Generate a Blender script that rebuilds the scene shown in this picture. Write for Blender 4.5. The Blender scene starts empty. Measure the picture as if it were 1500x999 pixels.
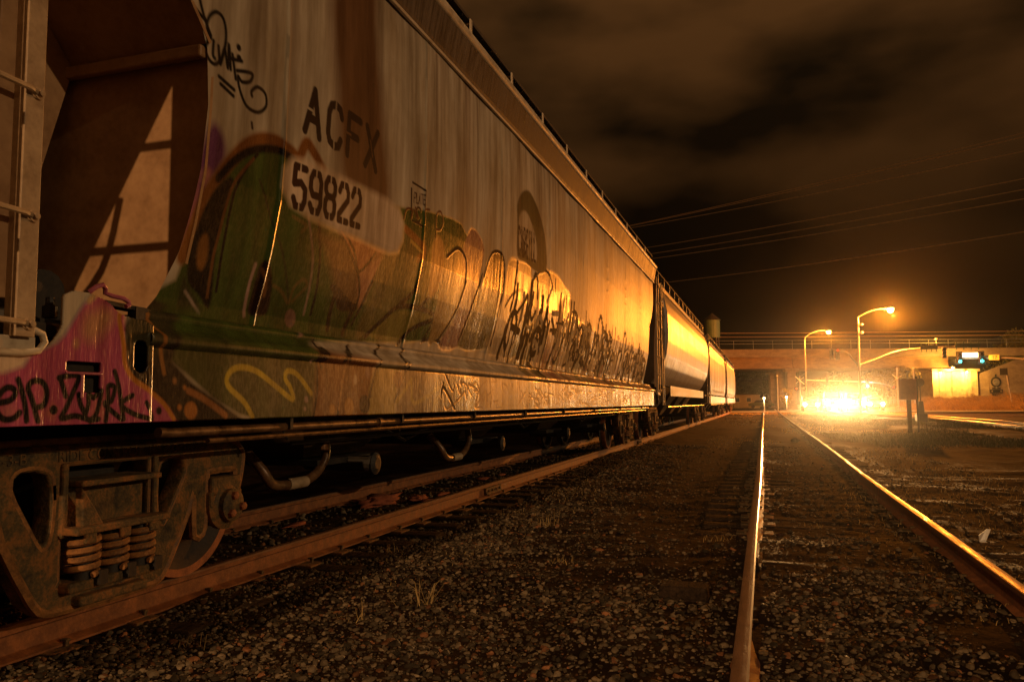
import bpy, bmesh, math, random
import numpy as np
from mathutils import Vector, Matrix
from math import radians as R, sin, cos, pi
rng = np.random.default_rng(7)
random.seed(7)
S = bpy.context.scene
COL = S.collection

# ------------------------------------------------------------------ camera
def camera():
    cd = bpy.data.cameras.new('camera'); co = bpy.data.objects.new('camera', cd); COL.objects.link(co)
    yaw, pitch, roll = R(17.75), R(4.55), R(-0.40)
    fw = Vector((-sin(yaw)*cos(pitch), cos(yaw)*cos(pitch), sin(pitch)))
    r = Vector((cos(yaw), sin(yaw), 0)); u = r.cross(fw)
    r2 = cos(roll)*r + sin(roll)*u; u2 = -sin(roll)*r + cos(roll)*u
    m = Matrix((r2, u2, -fw)).transposed().to_4x4(); m.translation = Vector((0, 0, 1.076))
    co.matrix_world = m
    cd.sensor_width = 36; cd.lens = 36*1150/1500; cd.clip_start = .05; cd.clip_end = 3000
    S.camera = co
camera()

# ------------------------------------------------------------------ light and exposure
SODIUM = (1.0, .27, .024)
FILL_E, LAMP1, LAMP2, HEAD, WALLW = .62, 46000, 24000, 1000, 3600
BEAM, YARD = 115000, 12500
HAZE = .00009
S.view_settings.view_transform = 'Standard'; S.view_settings.look = 'None'
S.view_settings.exposure = 0; S.view_settings.gamma = 1
S.render.engine = 'CYCLES'
S.cycles.use_denoising = True
S.cycles.max_bounces = 6; S.cycles.volume_bounces = 0
S.cycles.sample_clamp_indirect = 4

def world():
    w = bpy.data.worlds.new('World'); S.world = w; w.use_nodes = True
    nt = w.node_tree; N = nt.nodes; L = nt.links
    bg = N['Background']
    tc = N.new('ShaderNodeTexCoord'); mp = N.new('ShaderNodeMapping')
    mp.inputs['Scale'].default_value = (2.2, 2.2, 5.0); mp.inputs['Rotation'].default_value = (0, R(-8), R(20))
    no = N.new('ShaderNodeTexNoise'); no.inputs['Scale'].default_value = 1.7; no.inputs['Detail'].default_value = 4.5; no.inputs['Roughness'].default_value = .45
    L.new(tc.outputs['Generated'], mp.inputs['Vector']); L.new(mp.outputs['Vector'], no.inputs['Vector'])
    cr = N.new('ShaderNodeValToRGB'); e = cr.color_ramp.elements
    e[0].position = .39; e[0].color = (.0085, .0045, .0016, 1)
    e[1].position = .62; e[1].color = (.078, .0305, .0078, 1)
    L.new(no.outputs['Fac'], cr.inputs['Fac'])
    sp = N.new('ShaderNodeSeparateXYZ'); L.new(tc.outputs['Generated'], sp.inputs['Vector'])
    mr = N.new('ShaderNodeMapRange'); mr.inputs['From Min'].default_value = .12; mr.inputs['From Max'].default_value = .50
    mr.inputs['To Min'].default_value = .07; mr.inputs['To Max'].default_value = 1.0
    L.new(sp.outputs['Z'], mr.inputs['Value'])
    mx = N.new('ShaderNodeMix'); mx.data_type = 'RGBA'; mx.blend_type = 'MULTIPLY'; mx.inputs['Factor'].default_value = 1
    L.new(cr.outputs['Color'], mx.inputs['A']); L.new(mr.outputs['Result'], mx.inputs['B'])
    # town glow low in the sky behind the photographer
    vd = N.new('ShaderNodeVectorMath'); vd.operation = 'DOT_PRODUCT'; vd.inputs[1].default_value = (.72, -.66, .2); L.new(tc.outputs['Generated'], vd.inputs[0])
    g = N.new('ShaderNodeMapRange'); g.interpolation_type = 'SMOOTHSTEP'; g.inputs['From Min'].default_value = .30; g.inputs['From Max'].default_value = 1.0; g.inputs['To Max'].default_value = 1.0; L.new(vd.outputs['Value'], g.inputs['Value'])
    ga = N.new('ShaderNodeMix'); ga.data_type = 'RGBA'; ga.blend_type = 'ADD'; ga.inputs['B'].default_value = (.14, .069, .023, 1)
    L.new(g.outputs['Result'], ga.inputs['Factor']); L.new(mx.outputs['Result'], ga.inputs['A'])
    L.new(ga.outputs['Result'], bg.inputs['Color']); bg.inputs['Strength'].default_value = 1.0
world()

def side_fill():  # night side light added in place of an unseen lamp
    ld = bpy.data.lights.new('side_fill', 'SUN'); lo = bpy.data.objects.new('side_fill', ld); COL.objects.link(lo)
    ld.energy = FILL_E; ld.angle = R(.6); ld.color = (1.0, .67, .36)
    d = Vector((-.93, .06, -.275)).normalized()
    lo.rotation_euler = d.to_track_quat('-Z', 'Y').to_euler(); lo.location = (20, -20, 15)
side_fill()
def point(name, loc, power, color=SODIUM, r=.12, spot=None, aim=(0, 0, -1)):
    ld = bpy.data.lights.new(name, 'SPOT' if spot else 'POINT'); ld.energy = power; ld.color = color; ld.shadow_soft_size = r
    if spot: ld.spot_size = R(spot); ld.spot_blend = .35
    lo = bpy.data.objects.new(name, ld); COL.objects.link(lo); lo.location = loc
    if spot: lo.rotation_euler = Vector(aim).to_track_quat('-Z', 'Y').to_euler()
    return lo

# ------------------------------------------------------------------ materials
def newmat(name):
    m = bpy.data.materials.new(name); m.use_nodes = True
    return m, m.node_tree, m.node_tree.nodes['Principled BSDF']
def grime(name, c1, c2, scale=6, rough=.75, metal=0, bump=.15, stretch=(1, 1, 1), rvar=.15, dist=.01, c3=None, detail=6, attr=None, spec=.5):
    m, nt, b = newmat(name); N, L = nt.nodes, nt.links
    tc = N.new('ShaderNodeTexCoord'); mp = N.new('ShaderNodeMapping'); mp.inputs['Scale'].default_value = stretch
    L.new(tc.outputs['Object'], mp.inputs['Vector'])
    n1 = N.new('ShaderNodeTexNoise'); n1.inputs['Scale'].default_value = scale; n1.inputs['Detail'].default_value = detail; n1.inputs['Roughness'].default_value = .65
    n2 = N.new('ShaderNodeTexNoise'); n2.inputs['Scale'].default_value = scale*7.3; n2.inputs['Detail'].default_value = 4
    L.new(mp.outputs['Vector'], n1.inputs['Vector']); L.new(mp.outputs['Vector'], n2.inputs['Vector'])
    cr = N.new('ShaderNodeValToRGB'); e = cr.color_ramp.elements
    e[0].position = .35; e[0].color = (*c1, 1); e[1].position = .65; e[1].color = (*c2, 1)
    if c3: k = cr.color_ramp.elements.new(.5); k.color = (*c3, 1)
    ad = N.new('ShaderNodeMath'); ad.operation = 'MULTIPLY_ADD'; ad.inputs[1].default_value = .35; 
    L.new(n2.outputs['Fac'], ad.inputs[0]); 
    sb = N.new('ShaderNodeMath'); sb.operation = 'SUBTRACT'; sb.inputs[1].default_value = .175
    L.new(n1.outputs['Fac'], sb.inputs[0]); L.new(sb.outputs[0], ad.inputs[2]); L.new(ad.outputs[0], cr.inputs['Fac'])
    if attr:
        at = N.new('ShaderNodeAttribute'); at.attribute_name = attr
        mx = N.new('ShaderNodeMix'); mx.data_type = 'RGBA'; mx.blend_type = 'MULTIPLY'; mx.inputs['Factor'].default_value = 1
        L.new(cr.outputs['Color'], mx.inputs['A']); L.new(at.outputs['Color'], mx.inputs['B']); L.new(mx.outputs['Result'], b.inputs['Base Color'])
    else: L.new(cr.outputs['Color'], b.inputs['Base Color'])
    mr = N.new('ShaderNodeMapRange'); mr.inputs['To Min'].default_value = max(.05, rough-rvar); mr.inputs['To Max'].default_value = min(1, rough+rvar)
    mr.inputs['From Min'].default_value = .3; mr.inputs['From Max'].default_value = .7
    L.new(n1.outputs['Fac'], mr.inputs['Value']); L.new(mr.outputs['Result'], b.inputs['Roughness'])
    b.inputs['Metallic'].default_value = metal; b.inputs['Specular IOR Level'].default_value = spec
    if bump:
        bp = N.new('ShaderNodeBump'); bp.inputs['Strength'].default_value = bump; bp.inputs['Distance'].default_value = dist
        L.new(ad.outputs[0], bp.inputs['Height']); L.new(bp.outputs['Normal'], b.inputs['Normal'])
    return m
def glow(name, color, strength):
    m, nt, b = newmat(name); b.inputs['Base Color'].default_value = (*color, 1)
    b.inputs['Emission Color'].default_value = (*color, 1); b.inputs['Emission Strength'].default_value = strength
    return m
def glass(name, color, rough=.08):
    m, nt, b = newmat(name); b.inputs['Base Color'].default_value = (*color, 1); b.inputs['Roughness'].default_value = rough
    b.inputs['Coat Weight'].default_value = .5
    return m
M = {}
M['rust'] = grime('rusty cast steel', (.032, .019, .006), (.25, .10, .024), 9, .8, 0, .7, dist=.015, c3=(.10, .060, .018))
M['rustlit'] = grime('rust with painted edge light', (.12, .052, .014), (.36, .15, .038), 16, .75, 0, .5)  # rust brightened to carry the highlights on casting lips and springs
M['rustred'] = grime('red rusted wheel', (.16, .045, .015), (.40, .13, .038), 14, .7, 0, .3)
M['wheelface'] = grime('dark greasy wheel plate', (.012, .008, .006), (.05, .028, .014), 6, .75, 0, .3)
M['railside'] = grime('rusty rail side', (.13, .042, .014), (.30, .105, .030), 9, .7, 0, .35, c3=(.20, .070, .020))
M['railtop'] = grime('worn rail head', (.20, .12, .07), (.36, .23, .14), 20, .33, .8, .08, (1, .05, 1), .1)
M['railtopdull'] = grime('rust filmed rail head', (.13, .06, .026), (.22, .11, .05), 20, .8, 0, .4, (1, .3, 1))
M['railmid'] = grime('half worn rail head', (.15, .075, .035), (.26, .14, .065), 20, .40, .6, .12, (1, .1, 1))
M['wood'] = grime('weathered sleeper wood', (.014, .009, .006), (.055, .034, .020), 5, .95, 0, .8, (6, 1, 6), dist=.02, spec=.08)
M['dark'] = grime('black underframe', (.010, .008, .006), (.035, .024, .014), 6, .7, 0, .3)
M['cream'] = grime('cream painted steel', (.36, .27, .17), (.56, .45, .31), 5, .5, 0, .15, c3=(.5, .39, .26))
M['bulk'] = grime('tan slope sheet', (.23, .115, .042), (.36, .20, .085), 3.5, .62, 0, .15, c3=(.30, .16, .064))
M['eave'] = grime('streaked eave', (.008, .005, .003), (.10, .070, .045), 4, .6, 0, .2, (1, 6, .5))
M['ladder'] = grime('tan ladder steel', (.24, .15, .075), (.40, .27, .15), 6, .6, 0, .2)
M['walk'] = grime('dark walkway steel', (.014, .010, .008), (.04, .03, .02), 5, .8)
M['pipe'] = grime('brown brake pipe', (.05, .025, .012), (.20, .10, .04), 8, .38, .2, .15)
M['hose'] = grime('tan hose', (.26, .18, .10), (.38, .27, .16), 8, .5, 0, .15)
M['galv'] = grime('galvanised pole', (.28, .26, .23), (.42, .40, .36), 4, .45, .5, .08)
M['concrete'] = grime('bridge concrete', (.19, .135, .085), (.31, .23, .15), .6, .85, 0, .15, (1, 1, 2), dist=.03)
M['concrete2'] = grime('block wall concrete', (.24, .19, .12), (.40, .33, .22), 1.2, .9, 0, .5, dist=.04)
M['girder'] = grime('weathered girder', (.17, .095, .04), (.30, .175, .075), .8, .8, 0, .2, (1, 1, 3))
M['asphalt'] = grime('dusty road concrete', (.13, .11, .08), (.24, .20, .15), 3, .85, 0, .3)
M['white'] = grime('white paint', (.7, .66, .58), (.82, .78, .7), 3, .5, 0, .05)
M['sigbox'] = grime('rusty red box', (.18, .055, .03), (.30, .10, .05), 6, .6, 0, .2)
M['black'] = grime('black enamel', (.010, .010, .010), (.022, .02, .018), 6, .4, 0, .05)
M['green'] = grime('green sheet', (.03, .055, .03), (.06, .09, .05), 2, .6)
M['bark'] = grime('bark', (.04, .025, .015), (.10, .07, .045), 6, .9, 0, .8, (3, 3, .6), dist=.03)
M['leafd'] = grime('dark leaves', (.030, .045, .012), (.075, .090, .025), 3, .6, 0, 0)
M['leafm'] = grime('mid green leaves', (.12, .13, .025), (.24, .24, .06), 3, .6, 0, 0)
M['leafy'] = grime('yellow leaves', (.16, .12, .025), (.28, .20, .05), 2, .6, 0, 0)
M['drygrass'] = grime('dry grass', (.24, .15, .05), (.46, .30, .10), .9, .85, 0, 0)
M['grass'] = grime('weedy grass', (.035, .040, .012), (.11, .095, .03), .9, .8, 0, 0)
M['stone'] = grime('ballast stone', (.55, .55, .55), (1, 1, 1), 22, .8, 0, .3, dist=.004, attr='tint', spec=.15)
M['paper'] = grime('scrap paper', (.6, .56, .5), (.78, .74, .66), 10, .7)
M['rag'] = grime('rusty red litter', (.20, .05, .02), (.34, .09, .035), 20, .85, 0, .8)
M['wire'] = grime('wire in lamplight orange', (.42, .26, .13), (.5, .32, .17), 5, .5, .1, 0)  # orange of the lamplight put into the wire colour
M['tank2'] = grime('grey tank sheet', (.13, .10, .068), (.24, .185, .13), 2.0, .40, 0, .10, (1, 3, .35), .10, dist=.02)
M['tank3'] = grime('brown grey tank sheet', (.09, .062, .042), (.18, .125, .085), 2.0, .42, 0, .14, (1, 4, .35), .10, dist=.02)
M['palesill'] = grime('pale green sill', (.42, .44, .28), (.6, .6, .42), 3, .5)
M['hill'] = grime('scrub hillside', (.02, .016, .010), (.05, .04, .022), .05, .95, 0, .3, dist=1)
M['carpaint'] = grime('grey car paint', (.20, .19, .18), (.24, .23, .21), 2, .3, .3, 0)
M['carblue'] = grime('dark car paint', (.05, .06, .09), (.07, .08, .11), 2, .3, .3, 0)
M['carwhite'] = grime('white car paint', (.55, .53, .5), (.62, .6, .55), 2, .3, 0, 0)
M['window'] = glass('window glass', (.02, .022, .025))
M['tyre'] = grime('tyre rubber', (.012, .012, .012), (.025, .024, .022), 9, .85)
M['plaster'] = grime('pale wall', (.34, .29, .22), (.46, .40, .31), .8, .8)
M['lampglow'] = glow('sodium lamp', (1, .62, .22), 60)
M['lampglow2'] = glow('sodium lamp small', (1, .58, .18), 30)
M['headglow'] = glow('headlight', (1, .86, .6), 120)
M['cyan'] = glow('green signal lens', (.03, .62, .62), 7)
M['redlens'] = glow('red signal lens', (.9, .06, .02), .35)
M['whitelit'] = glow('lit street sign', (1, .82, .55), 2.2)
M['yellowsign'] = grime('yellow sign', (.6, .42, .05), (.7, .5, .07), 3, .5)

def paintmat(name, base_rough=.66, gloss_rough=.27, bump=.85):
    m, nt, b = newmat(name); N, L = nt.nodes, nt.links
    at = N.new('ShaderNodeAttribute'); at.attribute_name = 'paint'
    tc = N.new('ShaderNodeTexCoord')
    def noise(scale, sc, det=5):
        mp = N.new('ShaderNodeMapping'); mp.inputs['Scale'].default_value = sc
        L.new(tc.outputs['Object'], mp.inputs['Vector'])
        n = N.new('ShaderNodeTexNoise'); n.inputs['Scale'].default_value = scale; n.inputs['Detail'].default_value = det; n.inputs['Roughness'].default_value = .62
        L.new(mp.outputs['Vector'], n.inputs['Vector']); return n
    st = noise(7, (1, 1, .10)); blot = noise(2.2, (1, 1, .6)); fine = noise(60, (1, 1, .35), 3); mid = noise(16, (1, 1, .16), 4); wav = noise(1.6, (.2, 1, .35), 2)
    cr = N.new('ShaderNodeValToRGB'); e = cr.color_ramp.elements
    e[0].position = .30; e[0].color = (.50, .44, .36, 1); e[1].position = .66; e[1].color = (1.08, 1.06, 1.03, 1)
    L.new(st.outputs['Fac'], cr.inputs['Fac'])
    cr2 = N.new('ShaderNodeValToRGB'); e = cr2.color_ramp.elements
    e[0].position = .30; e[0].color = (.72, .66, .56, 1); e[1].position = .6; e[1].color = (1, 1, 1, 1)
    L.new(blot.outputs['Fac'], cr2.inputs['Fac'])
    m1 = N.new('ShaderNodeMix'); m1.data_type = 'RGBA'; m1.blend_type = 'MULTIPLY'; m1.inputs['Factor'].default_value = 1
    m2 = N.new('ShaderNodeMix'); m2.data_type = 'RGBA'; m2.blend_type = 'MULTIPLY'; m2.inputs['Factor'].default_value = 1
    L.new(at.outputs['Color'], m1.inputs['A']); L.new(cr.outputs['Color'], m1.inputs['B'])
    L.new(m1.outputs['Result'], m2.inputs['A']); L.new(cr2.outputs['Color'], m2.inputs['B']); L.new(m2.outputs['Result'], b.inputs['Base Color'])
    mr = N.new('ShaderNodeMapRange'); mr.inputs['To Min'].default_value = base_rough; mr.inputs['To Max'].default_value = gloss_rough
    L.new(at.outputs['Alpha'], mr.inputs['Value'])
    md = N.new('ShaderNodeMath'); md.operation = 'MULTIPLY_ADD'; md.inputs[1].default_value = .22
    s2 = N.new('ShaderNodeMath'); s2.operation = 'SUBTRACT'; s2.inputs[1].default_value = .11
    L.new(mr.outputs['Result'], s2.inputs[0]); L.new(fine.outputs['Fac'], md.inputs[0]); L.new(s2.outputs[0], md.inputs[2])
    L.new(md.outputs[0], b.inputs['Roughness'])
    sp_ = N.new('ShaderNodeMapRange'); sp_.inputs['To Min'].default_value = .03; sp_.inputs['To Max'].default_value = .42; L.new(at.outputs['Alpha'], sp_.inputs['Value']); L.new(sp_.outputs['Result'], b.inputs['Specular IOR Level'])
    h0 = N.new('ShaderNodeMath'); h0.operation = 'MULTIPLY_ADD'; h0.inputs[1].default_value = .22
    L.new(fine.outputs['Fac'], h0.inputs[0]); L.new(st.outputs['Fac'], h0.inputs[2])
    h1 = N.new('ShaderNodeMath'); h1.operation = 'MULTIPLY_ADD'; h1.inputs[1].default_value = .9
    L.new(mid.outputs['Fac'], h1.inputs[0]); L.new(h0.outputs[0], h1.inputs[2])
    g1 = N.new('ShaderNodeMapRange'); g1.inputs['To Min'].default_value = .25; g1.inputs['To Max'].default_value = 1.25; L.new(at.outputs['Alpha'], g1.inputs['Value'])
    h2 = N.new('ShaderNodeMath'); h2.operation = 'MULTIPLY'; L.new(h1.outputs[0], h2.inputs[0]); L.new(g1.outputs['Result'], h2.inputs[1])
    # the paint is smooth at the near end and crusted with old drips further along
    sx = N.new('ShaderNodeSeparateXYZ'); L.new(tc.outputs['Object'], sx.inputs['Vector'])
    ag = N.new('ShaderNodeMapRange'); ag.inputs['From Min'].default_value = -7.2; ag.inputs['From Max'].default_value = -2.5; ag.inputs['To Min'].default_value = .06; ag.inputs['To Max'].default_value = 1.0; L.new(sx.outputs['Y'], ag.inputs['Value'])
    h = N.new('ShaderNodeMath'); h.operation = 'MULTIPLY'; L.new(h2.outputs[0], h.inputs[0]); L.new(ag.outputs['Result'], h.inputs[1])
    bw = N.new('ShaderNodeBump'); bw.inputs['Strength'].default_value = .5; bw.inputs['Distance'].default_value = .02; L.new(wav.outputs['Fac'], bw.inputs['Height'])
    bp = N.new('ShaderNodeBump'); bp.inputs['Strength'].default_value = bump; bp.inputs['Distance'].default_value = .006
    L.new(h.outputs[0], bp.inputs['Height']); L.new(bw.outputs['Normal'], bp.inputs['Normal']); L.new(bp.outputs['Normal'], b.inputs['Normal'])
    return m
M['paint'] = paintmat('painted hopper side')

# ------------------------------------------------------------------ mesh helpers
class MB:
    def __init__(s): s.v = []; s.f = []; s.m = []
    def add(s, vs, fs, mi=0):
        o = len(s.v); s.v += [tuple(map(float, p)) for p in vs]; s.f += [tuple(o+i for i in f) for f in fs]; s.m += [mi]*len(fs); return s
    def box(s, c, d, mi=0, rz=0, taper=1):
        x, y, z = c; a, b_, h = d[0]/2, d[1]/2, d[2]/2; vs = []
        for k, t in ((-h, 1), (h, taper)):
            for i, j in ((-a, -b_), (a, -b_), (a, b_), (-a, b_)):
                i, j = i*t, j*t
                vs.append((x+i*cos(rz)-j*sin(rz), y+i*sin(rz)+j*cos(rz), z+k))
        return s.add(vs, [(3, 2, 1, 0), (4, 5, 6, 7), (0, 1, 5, 4), (1, 2, 6, 5), (2, 3, 7, 6), (3, 0, 4, 7)], mi)
    def rings(s, rs, mi=0, cap=True, closed=False):
        n = len(rs[0]); o = len(s.v)
        for r in rs: s.v += [tuple(map(float, p)) for p in r]
        k = len(rs)
        for i in range(k if closed else k-1):
            a, b_ = o+i*n, o+((i+1) % k)*n
            for j in range(n):
                s.f.append((a+j, a+(j+1) % n, b_+(j+1) % n, b_+j)); s.m.append(mi)
        if cap and not closed:
            s.f.append(tuple(o+j for j in range(n))[::-1]); s.m.append(mi)
            s.f.append(tuple(o+(k-1)*n+j for j in range(n))); s.m.append(mi)
        return s
    def tube(s, path, r, n=8, mi=0):
        P = [Vector(p) for p in path]; rs = []; rr = r if isinstance(r, (list, tuple)) else [r]*len(P)
        up = None
        for i, p in enumerate(P):
            t = ((P[min(i+1, len(P)-1)]-p).normalized() + (p-P[max(i-1, 0)]).normalized())
            t = t.normalized() if t.length > 1e-6 else Vector((0, 0, 1))
            if up is None or abs(up.dot(t)) > .98: up = Vector((0, 0, 1)) if abs(t.z) < .9 else Vector((1, 0, 0))
            a = t.cross(up).normalized(); b_ = a.cross(t).normalized(); up = b_
            rs.append([p + rr[i]*(cos(2*pi*k/n)*a + sin(2*pi*k/n)*b_) for k in range(n)])
        return s.rings(rs, mi)
    def lathe(s, prof, c, axis='Z', n=24, mi=0, cap=True):
        rs = []
        for r, h in prof:
            ring = []
            for k in range(n):
                a = 2*pi*k/n; u, v = r*cos(a), r*sin(a)
                ring.append({'Z': (c[0]+u, c[1]+v, c[2]+h), 'X': (c[0]+h, c[1]+u, c[2]+v), 'Y': (c[0]+v, c[1]+h, c[2]+u)}[axis])
            rs.append(ring)
        return s.rings(rs, mi, cap)
    def sweep(s, prof, path, mis=None):
        # prof: list of (x,z), path: list of (x,y,z) going along +Y
        n = len(prof); o = len(s.v); P = [Vector(p) for p in path]
        for i, p in enumerate(P):
            t = (P[min(i+1, len(P)-1)]-P[max(i-1, 0)]); t.z = 0; t.normalize(); a = Vector((t.y, -t.x, 0))
            s.v += [tuple(p + a*x + Vector((0, 0, z))) for x, z in prof]
        for i in range(len(P)-1):
            for j in range(n):
                s.f.append((o+i*n+j, o+i*n+(j+1) % n, o+(i+1)*n+(j+1) % n, o+(i+1)*n+j)); s.m.append(mis[j] if mis else 0)
        s.f.append(tuple(o+j for j in range(n))[::-1]); s.m.append(0)
        s.f.append(tuple(o+(len(P)-1)*n+j for j in range(n))); s.m.append(0)
        return s
    def poly(s, pts, ext, mi=0):
        # planar polygon (3d pts) extruded by vector ext
        n = len(pts); e = Vector(ext); a = [Vector(p) for p in pts]
        vs = a + [p+e for p in a]
        return s.add(vs, [tuple(range(n))[::-1], tuple(range(n, 2*n))] + [(i, (i+1) % n, n+(i+1) % n, n+i) for i in range(n)], mi)
def worldloc(o):
    v = Vector((0, 0, 0))
    while o: v += o.location; o = o.parent
    return v
def link(name, me, parent=None, loc=None):
    o = bpy.data.objects.new(name, me); COL.objects.link(o)
    if parent is not None: o.parent = parent
    if loc is not None: o.location = loc
    return o
def obj(name, mb, mats, parent=None, smooth=False, bevel=0, fix=True, kind=None):
    if not isinstance(mats, (list, tuple)): mats = [mats]
    V = np.array(mb.v, dtype=np.float64); lo, hi = V.min(0), V.max(0)
    c = np.array([(lo[0]+hi[0])/2, (lo[1]+hi[1])/2, lo[2]])
    me = bpy.data.meshes.new(name); me.from_pydata((V-c).tolist(), [], mb.f)
    for m in mats: me.materials.append(M[m] if isinstance(m, str) else m)
    if len(mats) > 1: me.polygons.foreach_set('material_index', mb.m)
    if fix:
        bm = bmesh.new(); bm.from_mesh(me); bmesh.ops.recalc_face_normals(bm, faces=bm.faces); bm.to_mesh(me); bm.free()
    o = link(name, me, parent, Vector(c) - worldloc(parent))
    if smooth:
        me.polygons.foreach_set('use_smooth', [True]*len(me.polygons))
        try: me.set_sharp_from_angle(angle=R(40))
        except Exception: pass
    if bevel:
        b = o.modifiers.new('bevel', 'BEVEL'); b.width = bevel; b.segments = 2; b.limit_method = 'ANGLE'
    if kind: o['kind'] = kind
    return o
def fast(name, V, F, mat, parent=None, smooth=False, tint=None, kind=None, attr='tint'):
    # numpy mesh: V (n,3), F (m,k) all the same k
    V = np.asarray(V, dtype=np.float32); F = np.asarray(F, dtype=np.int32); k = F.shape[1]
    lo, hi = V.min(0), V.max(0); c = np.array([(lo[0]+hi[0])/2, (lo[1]+hi[1])/2, lo[2]], dtype=np.float32)
    me = bpy.data.meshes.new(name); me.vertices.add(len(V)); me.vertices.foreach_set('co', (V-c).ravel())
    me.loops.add(F.size); me.loops.foreach_set('vertex_index', F.ravel())
    me.polygons.add(len(F)); me.polygons.foreach_set('loop_start', np.arange(0, F.size, k, dtype=np.int32))
    try: me.polygons.foreach_set('loop_total', np.full(len(F), k, dtype=np.int32))
    except Exception: pass
    if smooth: me.polygons.foreach_set('use_smooth', np.ones(len(F), dtype=bool))
    me.update(calc_edges=True); me.validate()
    if tint is not None:
        a = me.attributes.new(attr, 'FLOAT_COLOR', 'POINT'); a.data.foreach_set('color', np.asarray(tint, dtype=np.float32).ravel())
    me.materials.append(M[mat] if isinstance(mat, str) else mat)
    o = link(name, me, parent, Vector([float(q) for q in c]) - worldloc(parent))
    if kind: o['kind'] = kind
    return o
def thing(name, label, cat, loc, group=None):
    o = bpy.data.objects.new(name, None); COL.objects.link(o); o.location = loc; o.empty_display_size = .3
    o['label'] = label; o['category'] = cat
    if group: o['group'] = group
    return o
def tag(o, label, cat, group=None):
    o['label'] = label; o['category'] = cat
    if group: o['group'] = group
    return o
def kids(o): return [c for c in bpy.data.objects if c.parent == o]
def dup(o, parent=None, loc=None, label=None):
    c = o.copy(); COL.objects.link(c)
    if parent is not None: c.parent = parent
    if loc is not None: c.location = loc
    if label: c['label'] = label
    for k in kids(o): dup(k, c)
    return c
def grid(A, B):
    # quad indices of an A x B vertex grid (row major)
    i = np.arange((A-1)*(B-1)); r, q = i//(B-1), i % (B-1); a = r*B+q
    return np.stack([a, a+1, a+B+1, a+B], 1)
def text_mesh(mb_name, txt, size, depth, mat, parent, origin, right, up, sx=1.0):
    cu = bpy.data.curves.new(mb_name, 'FONT'); cu.body = txt; cu.size = size; cu.extrude = depth; cu.align_x = 'CENTER'; cu.align_y = 'CENTER'; cu.resolution_u = 3
    t = bpy.data.objects.new(mb_name, cu); COL.objects.link(t)
    dg = bpy.context.evaluated_depsgraph_get(); me = bpy.data.meshes.new_from_object(t.evaluated_get(dg))
    bpy.data.objects.remove(t)
    r, u = Vector(right).normalized(), Vector(up).normalized(); n = r.cross(u)
    me.transform(Matrix((r*sx, u, n)).transposed().to_4x4())
    me.materials.clear(); me.materials.append(M[mat])
    return link(mb_name, me, parent, Vector(origin) - worldloc(parent))
def outline(name, rings_, depth, mat, parent, origin, right, up, bevel=.008):
    # 2d outline with holes, filled and extruded: rings of (u,v)
    cu = bpy.data.curves.new(name, 'CURVE'); cu.dimensions = '2D'; cu.fill_mode = 'BOTH'; cu.extrude = depth/2; cu.bevel_depth = bevel; cu.bevel_resolution = 2
    for ring in rings_:
        sp = cu.splines.new('POLY'); sp.points.add(len(ring)-1); sp.use_cyclic_u = True
        for p, q in zip(sp.points, ring): p.co = (q[0], q[1], 0, 1)
    t = bpy.data.objects.new(name, cu); COL.objects.link(t)
    dg = bpy.context.evaluated_depsgraph_get(); me = bpy.data.meshes.new_from_object(t.evaluated_get(dg))
    bpy.data.objects.remove(t)
    r, u = Vector(right).normalized(), Vector(up).normalized(); n = r.cross(u)
    me.transform(Matrix((r, u, n)).transposed().to_4x4()); me.materials.clear(); me.materials.append(M[mat])
    return link(name, me, parent, Vector(origin) - worldloc(parent))
def smoothpts(pts, k=4, closed=False):
    P = [np.array(p, float) for p in pts]; n = len(P); out = []
    for i in range(n if closed else n-1):
        p0, p1, p2, p3 = (P[(i-1) % n], P[i], P[(i+1) % n], P[(i+2) % n]) if closed else (P[max(i-1, 0)], P[i], P[i+1], P[min(i+2, n-1)])
        for j in range(k):
            t = j/k; out.append(.5*((2*p1)+(-p0+p2)*t+(2*p0-5*p1+4*p2-p3)*t*t+(-p0+3*p1-3*p2+p3)*t**3))
    if not closed: out.append(P[-1])
    return np.array(out)
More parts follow.
